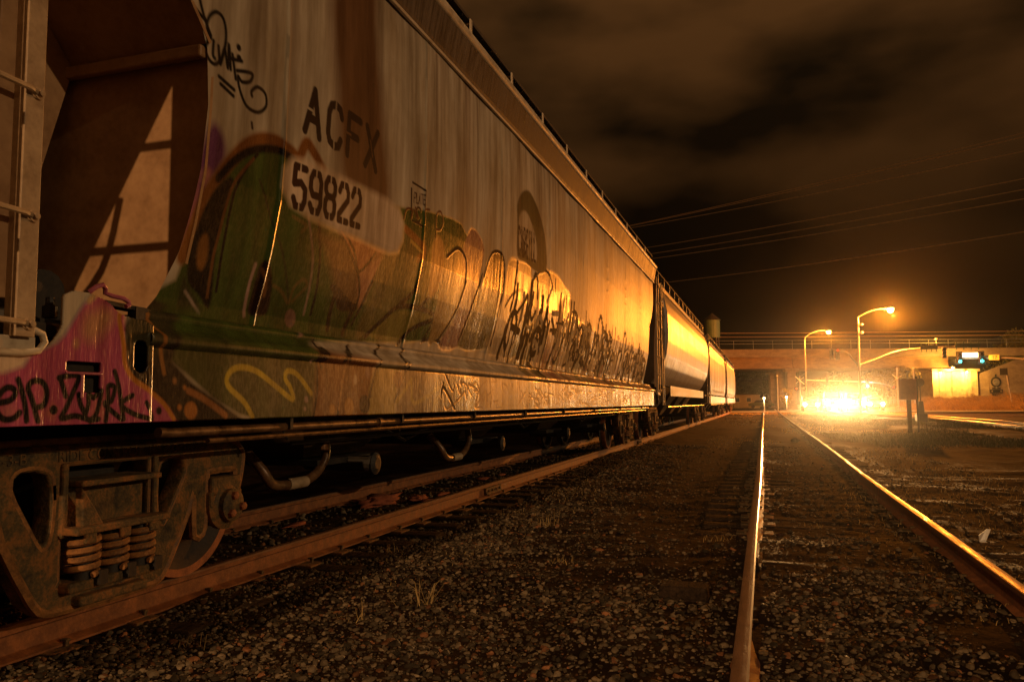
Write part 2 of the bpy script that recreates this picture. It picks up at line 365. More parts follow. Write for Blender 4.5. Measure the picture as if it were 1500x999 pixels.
# ------------------------------------------------------------------ spray paint and lettering on the near wagon
PAINT = [
 ('P',((4.666,4.055),(5.3,4.393),(5.379,3.93),(5.517,3.204),(5.627,2.679),(5.069,2.545),(4.829,2.732),(4.731,3.339)),(.15,.075,.035),.1,.2),
 ('P',((3.406,2.247),(3.412,2.393),(3.447,2.539),(3.499,2.62),(3.547,2.615),(3.603,2.558),(3.623,2.466),(3.577,2.377),(3.53,2.3),(3.502,2.23),(3.47,2.118),(3.45,2.021),(3.408,2.012)),(.17,.055,.17),.03,1),
 ('P',((3.409,2.237),(3.477,2.265),(3.5,2.177),(3.463,2.086),(3.429,1.935),(3.374,1.924)),(.3,.1,.14),.04,1),
 ('P',((3.445,2.329),(3.476,2.367),(3.516,2.36),(3.52,2.308),(3.489,2.277),(3.452,2.29)),(.42,.17,.17),.02,1),
 ('P',((3.424,1.75),(3.447,1.979),(3.488,2.164),(3.58,2.356),(3.727,2.509),(3.875,2.611),(4.023,2.645),(4.228,2.635),(4.451,2.624),(4.795,2.613),(5.17,2.712),(5.488,2.658),(6.623,2.827),(7.37,2.762),(7.701,1.817),(3.304,1.448)),(.062,.098,.018),.015,1),
 ('S',((3.431,1.873),(3.468,2.066),(3.528,2.247),(3.638,2.416),(3.788,2.584),(3.924,2.664),(4.075,2.698),(4.222,2.683),(4.309,2.672),(4.388,2.785),(4.483,2.75),(4.612,2.657)),.085,(.24,.09,.02),.03,1),
 ('S',((3.584,2.336),(3.698,2.467),(3.827,2.562),(3.967,2.622),(4.122,2.652),(4.271,2.636)),.05,(.008,.006,.005),.02,1),
 ('P',((3.477,1.923),(3.503,2.105),(3.56,2.245),(3.632,2.338),(3.702,2.368),(3.706,2.282),(3.682,2.156),(3.674,2.003),(3.693,1.854),(3.731,1.707),(3.723,1.625),(3.623,1.693),(3.512,1.752)),(.008,.006,.005),.012,1),
 ('S',((3.899,2.566),(3.805,2.453),(3.738,2.323),(3.724,2.187),(3.724,2.034),(3.734,1.883),(3.756,1.733)),.022,(.008,.006,.005),.008,1),
 ('S',((3.867,2.528),(3.758,2.406),(3.711,2.327),(3.686,2.2),(3.673,2.067),(3.667,1.915),(3.683,1.766),(3.695,1.692)),.022,(.16,.065,.02),.008,1),
 ('P',((3.531,1.975),(3.557,2.022),(3.597,2.009),(3.621,1.907),(3.604,1.829),(3.557,1.843),(3.533,1.912)),(.2,.085,.02),.012,1),
 ('P',((3.475,1.778),(3.571,1.708),(3.694,1.611),(3.651,1.59),(3.473,1.571)),(.045,.05,.016),.01,1),
 ('S',((3.513,1.7),(3.59,1.647),(3.658,1.591)),.02,(.33,.26,.22),.01,1),
 ('P',((4.09,1.636),(4.071,1.751),(4.072,1.892),(4.106,1.968),(4.168,1.961),(4.22,1.891),(4.26,1.776),(4.262,1.654)),(.022,.009,.006),.01,1),
 ('S',((4.04,1.933),(4.026,1.827),(4.039,1.677),(4.052,1.621)),.028,(.45,.3,.28),.01,1),
 ('S',((4.114,1.91),(4.174,1.848),(4.192,1.767)),.03,(.16,.065,.02),.015,1),
 ('S',((4.456,2.344),(4.548,2.198),(4.617,2.055),(4.649,1.891),(4.674,1.698)),.025,(.3,.2,.15),.01,1),
 ('S',((4.606,2.313),(4.694,2.095),(4.743,1.864),(4.755,1.707)),.03,(.008,.006,.005),.01,1),
 ('S',((3.937,2.421),(4.098,2.226),(4.274,2.045),(4.455,1.763)),.02,(.045,.05,.016),.008,1),
 ('S',((4.47,1.752),(4.477,1.854),(4.559,1.917),(4.616,1.886),(4.549,1.813),(4.5,1.762)),.025,(.17,.12,.035),.012,1),
 ('S',((4.259,1.836),(4.351,1.812),(4.449,1.75)),.025,(.17,.12,.035),.012,1),
 ('S',((4.429,2.212),(4.471,2.259),(4.376,2.276),(4.308,2.285)),.025,(.17,.12,.035),.012,1),
 ('P',((4.639,2.245),(5.56,2.291),(5.641,2.258),(5.42,1.958),(5.305,1.777),(5.236,1.799),(4.953,1.938),(4.744,2.157)),(.195,.098,.033),.05,1),
 ('P',((4.851,2.317),(5.625,2.303),(5.425,2.205),(5.281,2.075),(5.049,2.227)),(.48,.18,.075),.02,1),
 ('P',((5.279,2.082),(5.636,2.273),(5.536,2.083),(5.429,1.851),(5.382,1.815),(5.307,1.943)),(.45,.195,.105),.02,1),
 ('S',((4.851,2.317),(5.054,2.214),(5.252,2.07),(5.342,1.932),(5.337,1.81)),.03,(.022,.009,.006),.008,1),
 ('S',((4.928,2.333),(5.141,2.215),(5.273,2.081),(5.471,2.26)),.025,(.022,.009,.006),.008,1),
 ('S',((5.641,2.258),(5.509,2.063),(5.424,1.866),(5.342,1.69)),.03,(.022,.009,.006),.008,1),
 ('P',((4.906,1.917),(4.979,1.942),(5.207,1.87),(5.322,1.809),(5.102,1.769),(5.009,1.86)),(.033,.013,.009),.008,1),
 ('S',((4.999,1.887),(4.994,1.757),(5.016,1.63)),.05,(.022,.009,.006),.01,1),
 ('S',((5.316,1.823),(5.272,1.713),(5.235,1.612)),.05,(.022,.009,.006),.01,1),
 ('P',((5.582,2.232),(5.871,2.515),(6.36,2.491),(6.277,2.195),(6.067,1.926),(5.647,1.654),(5.435,1.606),(5.511,1.892)),(.15,.128,.038),.03,1),
 ('S',((5.942,2.546),(6.324,2.449),(6.217,2.342)),.07,(.38,.14,.03),.02,1),
 ('S',((6.053,2.467),(6.288,2.407)),.03,(.7,.42,.08),.01,1),
 ('P',((5.657,1.623),(5.838,1.768),(6.05,1.874),(6.404,1.895),(6.849,1.905),(6.453,1.793),(6.201,1.632)),(.255,.21,.045),.012,1),
 ('S',((5.592,1.618),(5.831,1.784),(6.037,1.906),(6.43,1.933),(6.808,1.892),(6.389,1.752),(6.174,1.596)),.045,(.022,.009,.006),.01,1),
 ('S',((6.348,2.329),(6.245,2.068),(6.03,1.922)),.05,(.022,.009,.006),.012,1),
 ('P',((6.382,2.353),(6.485,2.533),(6.659,2.586),(6.765,2.493),(6.685,2.275),(6.515,2.033),(6.415,1.967)),(.36,.255,.045),.015,1),
 ('S',((6.818,2.295),(6.585,2.078),(6.43,1.933)),.05,(.022,.009,.006),.012,1),
 ('S',((6.8,1.909),(6.733,1.764),(6.656,1.647)),.03,(.022,.009,.006),.01,1),
 ('S',((6.691,1.668),(6.91,1.694),(7.118,1.661)),.04,(.022,.009,.006),.01,1),
 ('P',((6.477,2.458),(6.582,2.619),(6.725,2.575),(6.777,2.404),(6.716,2.143),(6.57,2.07)),(.609,.29,.072),.02,1),
 ('P',((6.772,2.33),(6.83,2.504),(7.06,2.583),(7.324,2.554),(7.396,2.332),(7.268,1.988),(6.939,1.678),(6.799,1.686)),(.377,.232,.072),.015,1),
 ('P',((7.218,2.555),(7.347,2.774),(7.477,2.88),(7.678,2.861),(7.866,2.733),(7.794,2.452),(7.677,2.032),(7.546,1.663),(7.056,1.631),(7.317,1.993),(7.396,2.274)),(.348,.16,.116),.015,1),
 ('P',((7.918,2.43),(8.116,2.737),(8.376,2.806),(8.526,2.677),(8.534,2.323),(8.571,1.996),(8.527,1.728),(7.546,1.663),(7.748,2.121)),(.174,.123,.036),.015,1),
 ('P',((8.004,2.632),(8.311,2.772),(8.505,2.607),(8.502,2.319),(8.438,2.114),(8.189,2.342),(7.967,2.5)),(.435,.217,.043),.02,1),
 ('P',((8.62,2.558),(8.731,2.78),(9.11,2.822),(9.606,2.858),(9.709,2.675),(9.879,2.776),(10.251,2.887),(10.707,2.932),(11.093,2.908),(11.448,2.816),(11.822,2.748),(11.754,2.472),(12.532,1.868),(8.579,1.643),(8.579,2.107)),(.319,.203,.087),.03,.8),
 ('P',((8.701,2.142),(8.779,2.332),(9.168,2.452),(9.539,2.453),(9.556,2.21),(9.299,2.016),(8.909,2.027)),(.652,.377,.072),.012,1),
 ('P',((9.691,2.2),(9.68,2.396),(9.937,2.453),(10.073,2.162),(9.781,1.91),(9.538,1.892)),(.725,.435,.072),.015,1),
 ('S',((8.7,2.21),(8.877,2.367),(9.244,2.474),(9.58,2.458)),.036,(.035,.014,.008),.01,0),
 ('S',((7.915,2.45),(8.116,2.737),(8.447,2.775),(8.551,2.548),(8.503,2.121),(8.514,1.749)),.036,(.035,.014,.008),.01,0),
 ('S',((7.404,2.314),(7.299,2.03),(7.02,1.702)),.036,(.035,.014,.008),.01,0),
 ('S',((7.852,2.461),(7.72,2.178),(7.555,1.743)),.036,(.035,.014,.008),.01,0),
 ('S',((9.58,2.458),(9.61,2.191),(9.431,1.932),(9.789,1.712)),.036,(.035,.014,.008),.01,0),
 ('S',((9.937,2.453),(10.044,2.211),(10.312,2.081),(10.708,2.25),(10.807,2.562),(10.555,2.854),(10.155,2.871),(9.715,2.65)),.036,(.035,.014,.008),.01,0),
 ('S',((6.836,2.469),(7.107,2.602),(7.357,2.521),(7.379,2.31)),.036,(.035,.014,.008),.01,0),
 ('S',((10.874,2.847),(10.837,2.428),(10.451,2.172),(10.036,1.929)),.036,(.035,.014,.008),.01,0),
 ('P',((4.237,2.644),(4.899,2.692),(5.801,2.686),(5.822,2.332),(5.216,2.31),(4.255,2.348)),(.7,.53,.38),.03,0),
 ('P',((3.211,1.546),(3.397,1.606),(4.631,1.409),(4.436,.985),(3.714,1.028),(3.189,1.291),(3.026,1.295)),(.085,.085,.024),.01,1),
 ('P',((2.992,1.559),(3.397,1.606),(3.189,1.303),(3.715,1.021),(3.717,.959),(2.817,.986)),(.03,.018,.01),.015,1),
 ('P',((4.516,1.436),(5.332,1.411),(5.228,.951),(4.465,.969)),(.2,.075,.02),.03,1),
 ('P',((5.337,1.374),(5.759,1.383),(5.653,.94),(5.228,.951),(5.224,1.186)),(.3,.2,.04),.015,1),
 ('P',((5.759,1.383),(7.595,1.348),(7.59,.894),(5.653,.94)),(.18,.11,.055),.02,1),
 ('P',((3.397,1.606),(4.725,1.607),(4.426,1.381),(3.222,1.429)),(.062,.098,.018),.03,1),
 ('P',((2.984,1.606),(3.397,1.606),(3.222,1.429),(3.026,1.295),(2.824,1.419)),(.05,.045,.02),.03,1),
 ('S',((4.499,1.385),(4.519,1.176),(4.465,.969)),.025,(.022,.009,.006),.006,1),
 ('S',((4.829,1.386),(5.041,1.469)),.025,(.022,.009,.006),.006,1),
 ('S',((4.915,1.426),(4.833,1.181),(4.772,.961)),.025,(.022,.009,.006),.006,1),
 ('S',((5.4,1.454),(5.281,1.224),(5.207,1.078)),.025,(.022,.009,.006),.006,1),
 ('S',((5.928,1.484),(5.805,1.275),(5.652,1.096)),.025,(.022,.009,.006),.006,1),
 ('S',((4.616,1.511),(4.565,1.405),(4.544,1.355)),.025,(.022,.009,.006),.006,1),
 ('S',((5.086,1.51),(4.971,1.429)),.025,(.022,.009,.006),.006,1),
 ('S',((5.597,1.546),(5.388,1.434)),.025,(.022,.009,.006),.006,1),
 ('S',((6.039,1.556),(5.789,1.394)),.025,(.022,.009,.006),.006,1),
 ('S',((4.897,1.372),(4.833,1.181),(4.803,1.045)),.02,(.45,.22,.08),.006,1),
 ('P',((4.641,1.41),(4.607,1.386),(4.589,1.368),(4.562,1.357),(4.533,1.356),(4.506,1.364),(4.488,1.38),(4.496,1.401),(4.535,1.425),(4.581,1.446),(4.625,1.458),(4.659,1.461),(4.674,1.452),(4.668,1.433)),(.022,.009,.006),.006,1),
 ('P',((5.252,1.077),(5.245,1.047),(5.222,1.024),(5.189,1.011),(5.152,1.011),(5.12,1.025),(5.097,1.049),(5.089,1.078),(5.096,1.107),(5.118,1.131),(5.15,1.144),(5.187,1.144),(5.22,1.131),(5.244,1.107)),(.022,.009,.006),.006,1),
 ('P',((5.81,1.275),(5.801,1.245),(5.776,1.221),(5.74,1.208),(5.701,1.207),(5.666,1.219),(5.641,1.242),(5.632,1.27),(5.64,1.299),(5.664,1.323),(5.699,1.337),(5.739,1.339),(5.775,1.327),(5.801,1.304)),(.14,.04,.02),.006,1),
 ('P',((5.245,1.315),(5.242,1.293),(5.233,1.274),(5.219,1.264),(5.204,1.264),(5.19,1.273),(5.18,1.291),(5.177,1.312),(5.18,1.335),(5.189,1.353),(5.202,1.363),(5.217,1.364),(5.231,1.354),(5.241,1.337)),(.3,.16,.1),.006,1),
 ('P',((5.007,1.061),(5.001,1.032),(4.984,1.009),(4.959,.997),(4.931,.997),(4.907,1.01),(4.889,1.033),(4.883,1.061),(4.888,1.09),(4.905,1.112),(4.929,1.125),(4.957,1.125),(4.982,1.113),(5,1.089)),(.5,.22,.03),.006,1),
 ('P',((4.751,1.045),(4.747,1.03),(4.737,1.017),(4.722,1.01),(4.705,1.01),(4.689,1.018),(4.679,1.03),(4.674,1.046),(4.678,1.062),(4.688,1.074),(4.703,1.081),(4.72,1.081),(4.736,1.074),(4.747,1.061)),(.45,.2,.03),.006,1),
 ('P',((4.585,1.327),(4.583,1.32),(4.578,1.314),(4.571,1.311),(4.563,1.311),(4.555,1.313),(4.55,1.319),(4.548,1.326),(4.55,1.333),(4.555,1.339),(4.562,1.342),(4.57,1.343),(4.577,1.34),(4.583,1.334)),(.022,.009,.006),.006,1),
 ('P',((5.275,1.138),(5.272,1.131),(5.266,1.125),(5.257,1.122),(5.247,1.122),(5.237,1.125),(5.231,1.13),(5.229,1.137),(5.231,1.145),(5.237,1.15),(5.246,1.154),(5.256,1.154),(5.266,1.151),(5.272,1.145)),(.022,.009,.006),.006,1),
 ('P',((5.053,1.255),(5.051,1.239),(5.045,1.227),(5.037,1.22),(5.027,1.22),(5.019,1.226),(5.013,1.238),(5.01,1.254),(5.012,1.269),(5.018,1.281),(5.026,1.289),(5.036,1.289),(5.044,1.282),(5.051,1.27)),(.6,.45,.3),.006,1),
 ('P',((4.41,1.111),(4.408,1.102),(4.403,1.094),(4.395,1.09),(4.386,1.09),(4.378,1.094),(4.372,1.102),(4.37,1.111),(4.372,1.121),(4.377,1.129),(4.385,1.133),(4.394,1.133),(4.402,1.129),(4.408,1.121)),(.45,.3,.28),.006,1),
 ('P',((4.391,1.052),(4.39,1.046),(4.386,1.041),(4.381,1.038),(4.374,1.038),(4.369,1.041),(4.365,1.046),(4.363,1.052),(4.364,1.058),(4.368,1.063),(4.374,1.066),(4.38,1.066),(4.386,1.063),(4.39,1.058)),(.45,.3,.28),.006,1),
 ('P',((4.453,1.363),(4.451,1.356),(4.446,1.351),(4.439,1.347),(4.432,1.347),(4.425,1.35),(4.42,1.355),(4.418,1.362),(4.419,1.369),(4.424,1.374),(4.431,1.378),(4.439,1.378),(4.446,1.376),(4.451,1.37)),(.45,.3,.28),.006,1),
 ('P',((3.377,1.052),(3.373,1.032),(3.36,1.016),(3.342,1.008),(3.321,1.008),(3.302,1.017),(3.288,1.033),(3.283,1.053),(3.287,1.072),(3.299,1.087),(3.317,1.096),(3.338,1.096),(3.358,1.087),(3.371,1.071)),(.42,.16,.035),.006,1),
 ('P',((3.265,1.069),(3.264,1.062),(3.259,1.056),(3.253,1.053),(3.246,1.053),(3.24,1.056),(3.235,1.062),(3.234,1.069),(3.235,1.076),(3.239,1.081),(3.245,1.084),(3.252,1.084),(3.258,1.081),(3.263,1.076)),(.42,.16,.035),.006,1),
 ('P',((3.293,1.168),(3.292,1.163),(3.289,1.158),(3.284,1.156),(3.278,1.156),(3.273,1.158),(3.27,1.162),(3.268,1.168),(3.269,1.173),(3.272,1.177),(3.277,1.18),(3.283,1.18),(3.288,1.178),(3.291,1.173)),(.42,.16,.035),.006,1),
 ('P',((3.225,1.2),(3.224,1.193),(3.22,1.186),(3.214,1.183),(3.207,1.183),(3.201,1.186),(3.196,1.192),(3.194,1.199),(3.196,1.207),(3.2,1.213),(3.206,1.216),(3.212,1.216),(3.219,1.213),(3.223,1.207)),(.3,.13,.04),.006,1),
 ('P',((4.593,1.661),(4.596,1.634),(4.584,1.611),(4.562,1.597),(4.535,1.595),(4.507,1.604),(4.484,1.623),(4.471,1.649),(4.467,1.675),(4.476,1.698),(4.496,1.712),(4.523,1.715),(4.552,1.706),(4.577,1.687)),(.28,.16,.13),.006,1),
 ('P',((4.526,1.547),(4.496,1.534),(4.467,1.523),(4.445,1.517),(4.432,1.516),(4.433,1.521),(4.446,1.53),(4.47,1.542),(4.499,1.555),(4.514,1.565),(4.522,1.57),(4.532,1.571),(4.542,1.567),(4.55,1.56)),(.4,.25,.22),.006,1),
 ('S',((3.308,1.152),(3.429,1.109),(3.599,1.023)),.035,(.33,.13,.04),.012,1),
 ('S',((3.836,1.012),(3.755,1.096),(3.614,1.183),(3.618,1.25),(3.706,1.288),(3.862,1.273),(4.056,1.191),(4.239,1.111),(4.21,1.187),(4.156,1.238),(4.181,1.285),(4.289,1.265),(4.446,1.151)),.035,(.55,.4,.03),.008,1),
 ('S',((5.695,1.096),(5.852,1.196),(5.969,1.279),(5.969,1.177),(6.018,1.085),(6.295,1.149),(6.681,1.253),(6.455,1.095),(6.401,1.009)),.035,(.4,.28,.06),.012,1),
 ('P',((2.21,1.21),(2.276,1.238),(2.506,1.336),(2.59,1.442),(2.638,1.515),(2.699,1.569),(2.753,1.606),(2.844,1.603),(2.87,1.544),(2.869,1.487),(2.869,1.423),(2.873,1.325),(2.907,1.22),(3.02,1.162),(3.152,1.084),(3.222,1.002),(3.224,.954),(2.221,.988)),(.46,.085,.19),.012,1),
 ('P',((2.207,1.272),(2.387,1.272),(2.36,1.235),(2.277,1.206),(2.211,1.198)),(.7,.53,.38),.012,.3),
 ('S',((2.867,1.606),(2.86,1.551),(2.836,1.483),(2.849,1.422),(2.867,1.354),(2.88,1.265),(2.937,1.199),(3.041,1.147),(3.141,1.084),(3.21,1.011)),.026,(.52,.2,.03),.01,1),
 ('S',((2.665,1.534),(2.715,1.579),(2.762,1.604),(2.826,1.601)),.03,(.5,.33,.16),.02,1),
 ('P',((2.673,1.489),(2.788,1.51),(2.802,1.456),(2.74,1.389),(2.688,1.356),(2.635,1.381),(2.638,1.44)),(.5,.24,.14),.035,1),
 ('P',((2.593,1.35),(2.606,1.366),(2.623,1.355),(2.62,1.33),(2.604,1.322),(2.592,1.332)),(.5,.24,.15),.012,1),
 ('P',((2.465,1.046),(2.502,1.086),(2.526,1.066),(2.505,1.026)),(.55,.18,.15),.02,1),
 ('P',((2.284,1.068),(2.311,1.087),(2.333,1.055),(2.313,1.036),(2.285,1.036)),(.5,.18,.16),.03,1),
 ('P',((2.702,1.036),(2.717,1.092),(2.761,1.114),(2.773,1.027)),(.5,.15,.14),.03,1),
 ('S',((3.115,1.59),(3.118,1.505),(3.113,1.445),(3.108,1.347),(3.135,1.236)),.026,(.34,.15,.04),.01,1),
 ('S',((2.269,1.093),(2.31,1.102),(2.331,1.128),(2.318,1.149),(2.287,1.147),(2.258,1.112),(2.254,1.062),(2.286,1.03),(2.327,1.032),(2.353,1.054)),.026,(.008,.006,.005),.007,1),
 ('S',((2.341,1.183),(2.361,1.132),(2.378,1.073),(2.385,1.022)),.026,(.008,.006,.005),.007,1),
 ('S',((2.423,1.06),(2.402,1.112),(2.386,1.151),(2.406,1.178),(2.448,1.176),(2.472,1.139),(2.463,1.086),(2.423,1.067),(2.436,1.02)),.026,(.008,.006,.005),.007,1),
 ('S',((2.528,1.195),(2.576,1.206),(2.626,1.201),(2.596,1.127),(2.566,1.065),(2.548,1.028),(2.617,1.037),(2.694,1.018),(2.738,1.021)),.026,(.008,.006,.005),.007,1),
 ('S',((2.537,1.188),(2.564,1.12)),.026,(.008,.006,.005),.007,1),
 ('S',((2.629,1.127),(2.64,1.086),(2.667,1.043)),.026,(.008,.006,.005),.007,1),
 ('S',((2.662,1.163),(2.713,1.178),(2.732,1.143),(2.707,1.114),(2.68,1.128),(2.682,1.085),(2.667,1.043)),.026,(.008,.006,.005),.007,1),
 ('S',((2.75,1.143),(2.728,1.049),(2.694,1.014)),.026,(.008,.006,.005),.007,1),
 ('S',((2.779,1.013),(2.789,1.1),(2.786,1.165),(2.823,1.159),(2.807,1.1),(2.771,1.085),(2.867,1.018)),.026,(.008,.006,.005),.007,1),
 ('S',((2.82,1.232),(2.846,1.166),(2.864,1.085),(2.881,1.018)),.026,(.008,.006,.005),.007,1),
 ('S',((2.93,1.126),(2.864,1.085),(2.944,1.039),(3.057,1.014)),.026,(.008,.006,.005),.007,1),
 ('S',((3.018,1.092),(3.056,1.037),(3.063,1.014)),.026,(.008,.006,.005),.007,1),
 ('S',((2.507,1.064),(2.508,1.062)),.038,(.008,.006,.005),.006,1),
 ('S',((3.107,1.054),(3.109,1.052)),.038,(.008,.006,.005),.006,1),
 ('S',((3.261,3.212),(3.327,3.17),(3.404,3.146)),.024,(.008,.006,.005),.01,.1),
 ('S',((3.331,3.262),(3.381,3.166),(3.442,3.087)),.024,(.008,.006,.005),.01,.1),
 ('S',((3.443,3.072),(3.406,3.117),(3.424,3.186),(3.476,3.235),(3.535,3.224),(3.564,3.143),(3.549,3.026),(3.496,2.949),(3.44,2.949),(3.404,2.994),(3.422,3.048)),.024,(.008,.006,.005),.01,.1),
 ('S',((3.466,3.067),(3.466,2.991),(3.483,2.975)),.024,(.008,.006,.005),.01,.1),
 ('S',((3.507,3.055),(3.53,2.963),(3.558,3.062),(3.593,2.966),(3.591,3.1),(3.617,2.968)),.024,(.008,.006,.005),.01,.1),
 ('S',((3.625,3.059),(3.663,2.931)),.024,(.008,.006,.005),.01,.1),
 ('S',((3.608,3.028),(3.708,3.054)),.024,(.008,.006,.005),.01,.1),
 ('S',((3.671,2.983),(3.757,3.01),(3.808,3.014),(3.786,2.964),(3.717,2.936),(3.681,2.954),(3.703,2.883),(3.771,2.811),(3.875,2.812),(3.946,2.875),(3.933,2.946),(3.859,2.96),(3.807,2.915),(3.812,2.888)),.024,(.008,.006,.005),.01,.1),
 ('S',((3.523,2.891),(3.655,2.864)),.024,(.008,.006,.005),.01,.1),
 ('S',((3.54,2.854),(3.651,2.827)),.024,(.008,.006,.005),.01,.1),
 ('S',((3.674,3.121),(3.676,3.12)),.04,(.008,.006,.005),.008,.1),
 ('S',((3.68,3.062),(3.683,3.062)),.04,(.008,.006,.005),.008,.1),
 ('S',((3.823,2.731),(3.83,2.701)),.02,(.022,.009,.006),.01,0),
 ('S',((6.024,2.968),(6.298,2.962)),.02,(.022,.009,.006),.005,.1),
 ('S',((6.292,2.961),(6.279,2.81)),.02,(.022,.009,.006),.005,.1),
 ('S',((6.006,2.911),(6.022,2.654)),.02,(.022,.009,.006),.005,.1),
 ('S',((6.051,2.642),(6.25,2.637)),.02,(.022,.009,.006),.005,.1),
 ('S',((6.292,2.788),(6.287,2.664)),.02,(.022,.009,.006),.005,.1),
 ('S',((5.893,2.625),(5.933,2.716),(6.04,2.729),(6.022,2.654)),.022,(.13,.04,.015),.008,.1),
 ('S',((6.067,2.736),(6.156,2.684),(6.093,2.766)),.022,(.13,.04,.015),.008,.1),
 ('S',((6.297,2.716),(6.281,2.786),(6.38,2.814)),.022,(.13,.04,.015),.008,.1),
 ('S',((6.548,2.595),(6.536,2.795),(6.628,2.854),(6.698,2.78),(6.64,2.69),(6.535,2.668)),.022,(.13,.04,.015),.008,.1),
 ('P',((8.985,3.237),(8.976,3.488),(9.15,3.668),(9.358,3.766),(9.605,3.794),(9.923,3.671),(10.188,3.45),(10.34,3.196),(10.358,2.914),(10.019,2.813),(9.384,2.844),(9.009,2.864)),(.055,.05,.022),.015,.1),
 ('P',((9.048,3.124),(9.061,3.355),(9.232,3.472),(9.471,3.475),(9.756,3.313),(9.9,3.114),(9.847,2.922),(9.377,2.956),(9.057,2.982)),(.42,.33,.23),.02,.1),
]
# strokes (S) and filled shapes (P) of the spray paint, in metres along the track and above the rail
FONT = {'A': [[(0,0),(.5,1),(1,0)],[(.2,.33),(.8,.33)]], 'C': [[(1,.78),(.85,.95),(.5,1),(.15,.93),(0,.75),(0,.25),(.15,.07),(.5,0),(.85,.05),(1,.22)]],
 'F': [[(0,0),(0,1),(1,1)],[(0,.52),(.8,.52)]], 'X': [[(0,0),(1,1)],[(0,1),(1,0)]], 'P': [[(0,0),(0,1),(.8,1),(1,.85),(1,.62),(.8,.48),(0,.48)]],
 'L': [[(0,1),(0,0),(1,0)]], 'T': [[(0,1),(1,1)],[(.5,1),(.5,0)]], 'E': [[(1,0),(0,0),(0,1),(1,1)],[(0,.5),(.8,.5)]],
 'R': [[(0,0),(0,1),(.8,1),(1,.85),(1,.65),(.8,.5),(0,.5)],[(.5,.5),(1,0)]], 'G': [[(1,.8),(.8,1),(.2,1),(0,.8),(0,.2),(.2,0),(.8,0),(1,.2),(1,.45),(.55,.45)]],
 'I': [[(.5,0),(.5,1)]], '5': [[(1,1),(.05,1),(0,.56),(.6,.62),(1,.48),(1,.18),(.8,0),(.2,0),(0,.18)]],
 '9': [[(0,.15),(.2,0),(.8,0),(1,.2),(1,.8),(.8,1),(.2,1),(0,.82),(0,.58),(.2,.42),(1,.42)]],
 '8': [[(.2,.53),(0,.68),(0,.85),(.2,1),(.8,1),(1,.85),(1,.68),(.8,.53),(.2,.53),(0,.38),(0,.15),(.2,0),(.8,0),(1,.15),(1,.38),(.8,.53)]],
 '2': [[(0,.8),(.2,1),(.8,1),(1,.82),(1,.62),(0,.15),(0,0),(1,0)]]}
def cover_stroke(y, z, pts, w, f):
    d = np.full(len(y), 1e9)
    for (a, b), (c, e) in zip(pts[:-1], pts[1:]):
        vx, vy = c-a, e-b; L2 = vx*vx+vy*vy+1e-12
        t = np.clip(((y-a)*vx+(z-b)*vy)/L2, 0, 1)
        d = np.minimum(d, (y-a-t*vx)**2+(z-b-t*vy)**2)
    return np.clip((w/2+f/2-np.sqrt(d))/f, 0, 1)
def cover_poly(y, z, pts, f):
    ins = np.zeros(len(y), bool); n = len(pts)
    for i in range(n):
        (a, b), (c, e) = pts[i], pts[(i+1) % n]
        if b == e: continue
        ins ^= ((b > z) != (e > z)) & (y < (c-a)*(z-b)/(e-b)+a)
    loop = list(pts)+[pts[0]]
    d = 1-cover_stroke(y, z, loop, 0, f*2)       # 0 on the edge, 1 a feather away
    d = np.clip(d*2-1, 0, 1) if False else d
    e = .5+.5*np.where(ins, 1, -1)*np.clip(d*2-1, 0, 1) if f > 0 else ins
    return np.clip(e, 0, 1)
def letters(y, z, txt, o, u, v, w, gap, adv=1.0, cw=.62):
    # o baseline start, u vector of the whole word, v letter height vector
    n = len(txt); cov = np.zeros(len(y))
    for k, ch in enumerate(txt):
        a = (k+(1-cw)/2)/n if n > 1 else 0
        ww = cw/n if n > 1 else 1
        T = lambda p: (o[0]+u[0]*(a+ww*p[0])+v[0]*p[1], o[1]+u[1]*(a+ww*p[0])+v[1]*p[1])
        c = np.zeros(len(y))
        for st in FONT[ch]: c = np.maximum(c, cover_stroke(y, z, [T(p) for p in st], w, .006))
        if gap:
            g = {'A': [((-.1, .52), (.42, .52))], 'X': [((.35, .7), (.65, .3))], 'F': [((-.2, .52), (.22, .52))]}.get(ch, [((.5, -.1), (.5, .18)), ((.5, .86), (.5, 1.1))])
            for p, q in g: c *= 1-cover_stroke(y, z, [T(p), T(q)], gap, .004)
        cov = np.maximum(cov, c)
    return cov
def vnoise(y, z, seed, fy, fz):
    r = np.random.default_rng(seed); g = r.random((256, 256)); a, b = y*fy, z*fz
    i, j = np.floor(a).astype(int), np.floor(b).astype(int); u, v = a-i, b-j; u = u*u*(3-2*u); v = v*v*(3-2*v)
    G = lambda p, q: g[p % 256, q % 256]
    return (G(i, j)*(1-u)+G(i+1, j)*u)*(1-v)+(G(i, j+1)*(1-u)+G(i+1, j+1)*u)*v
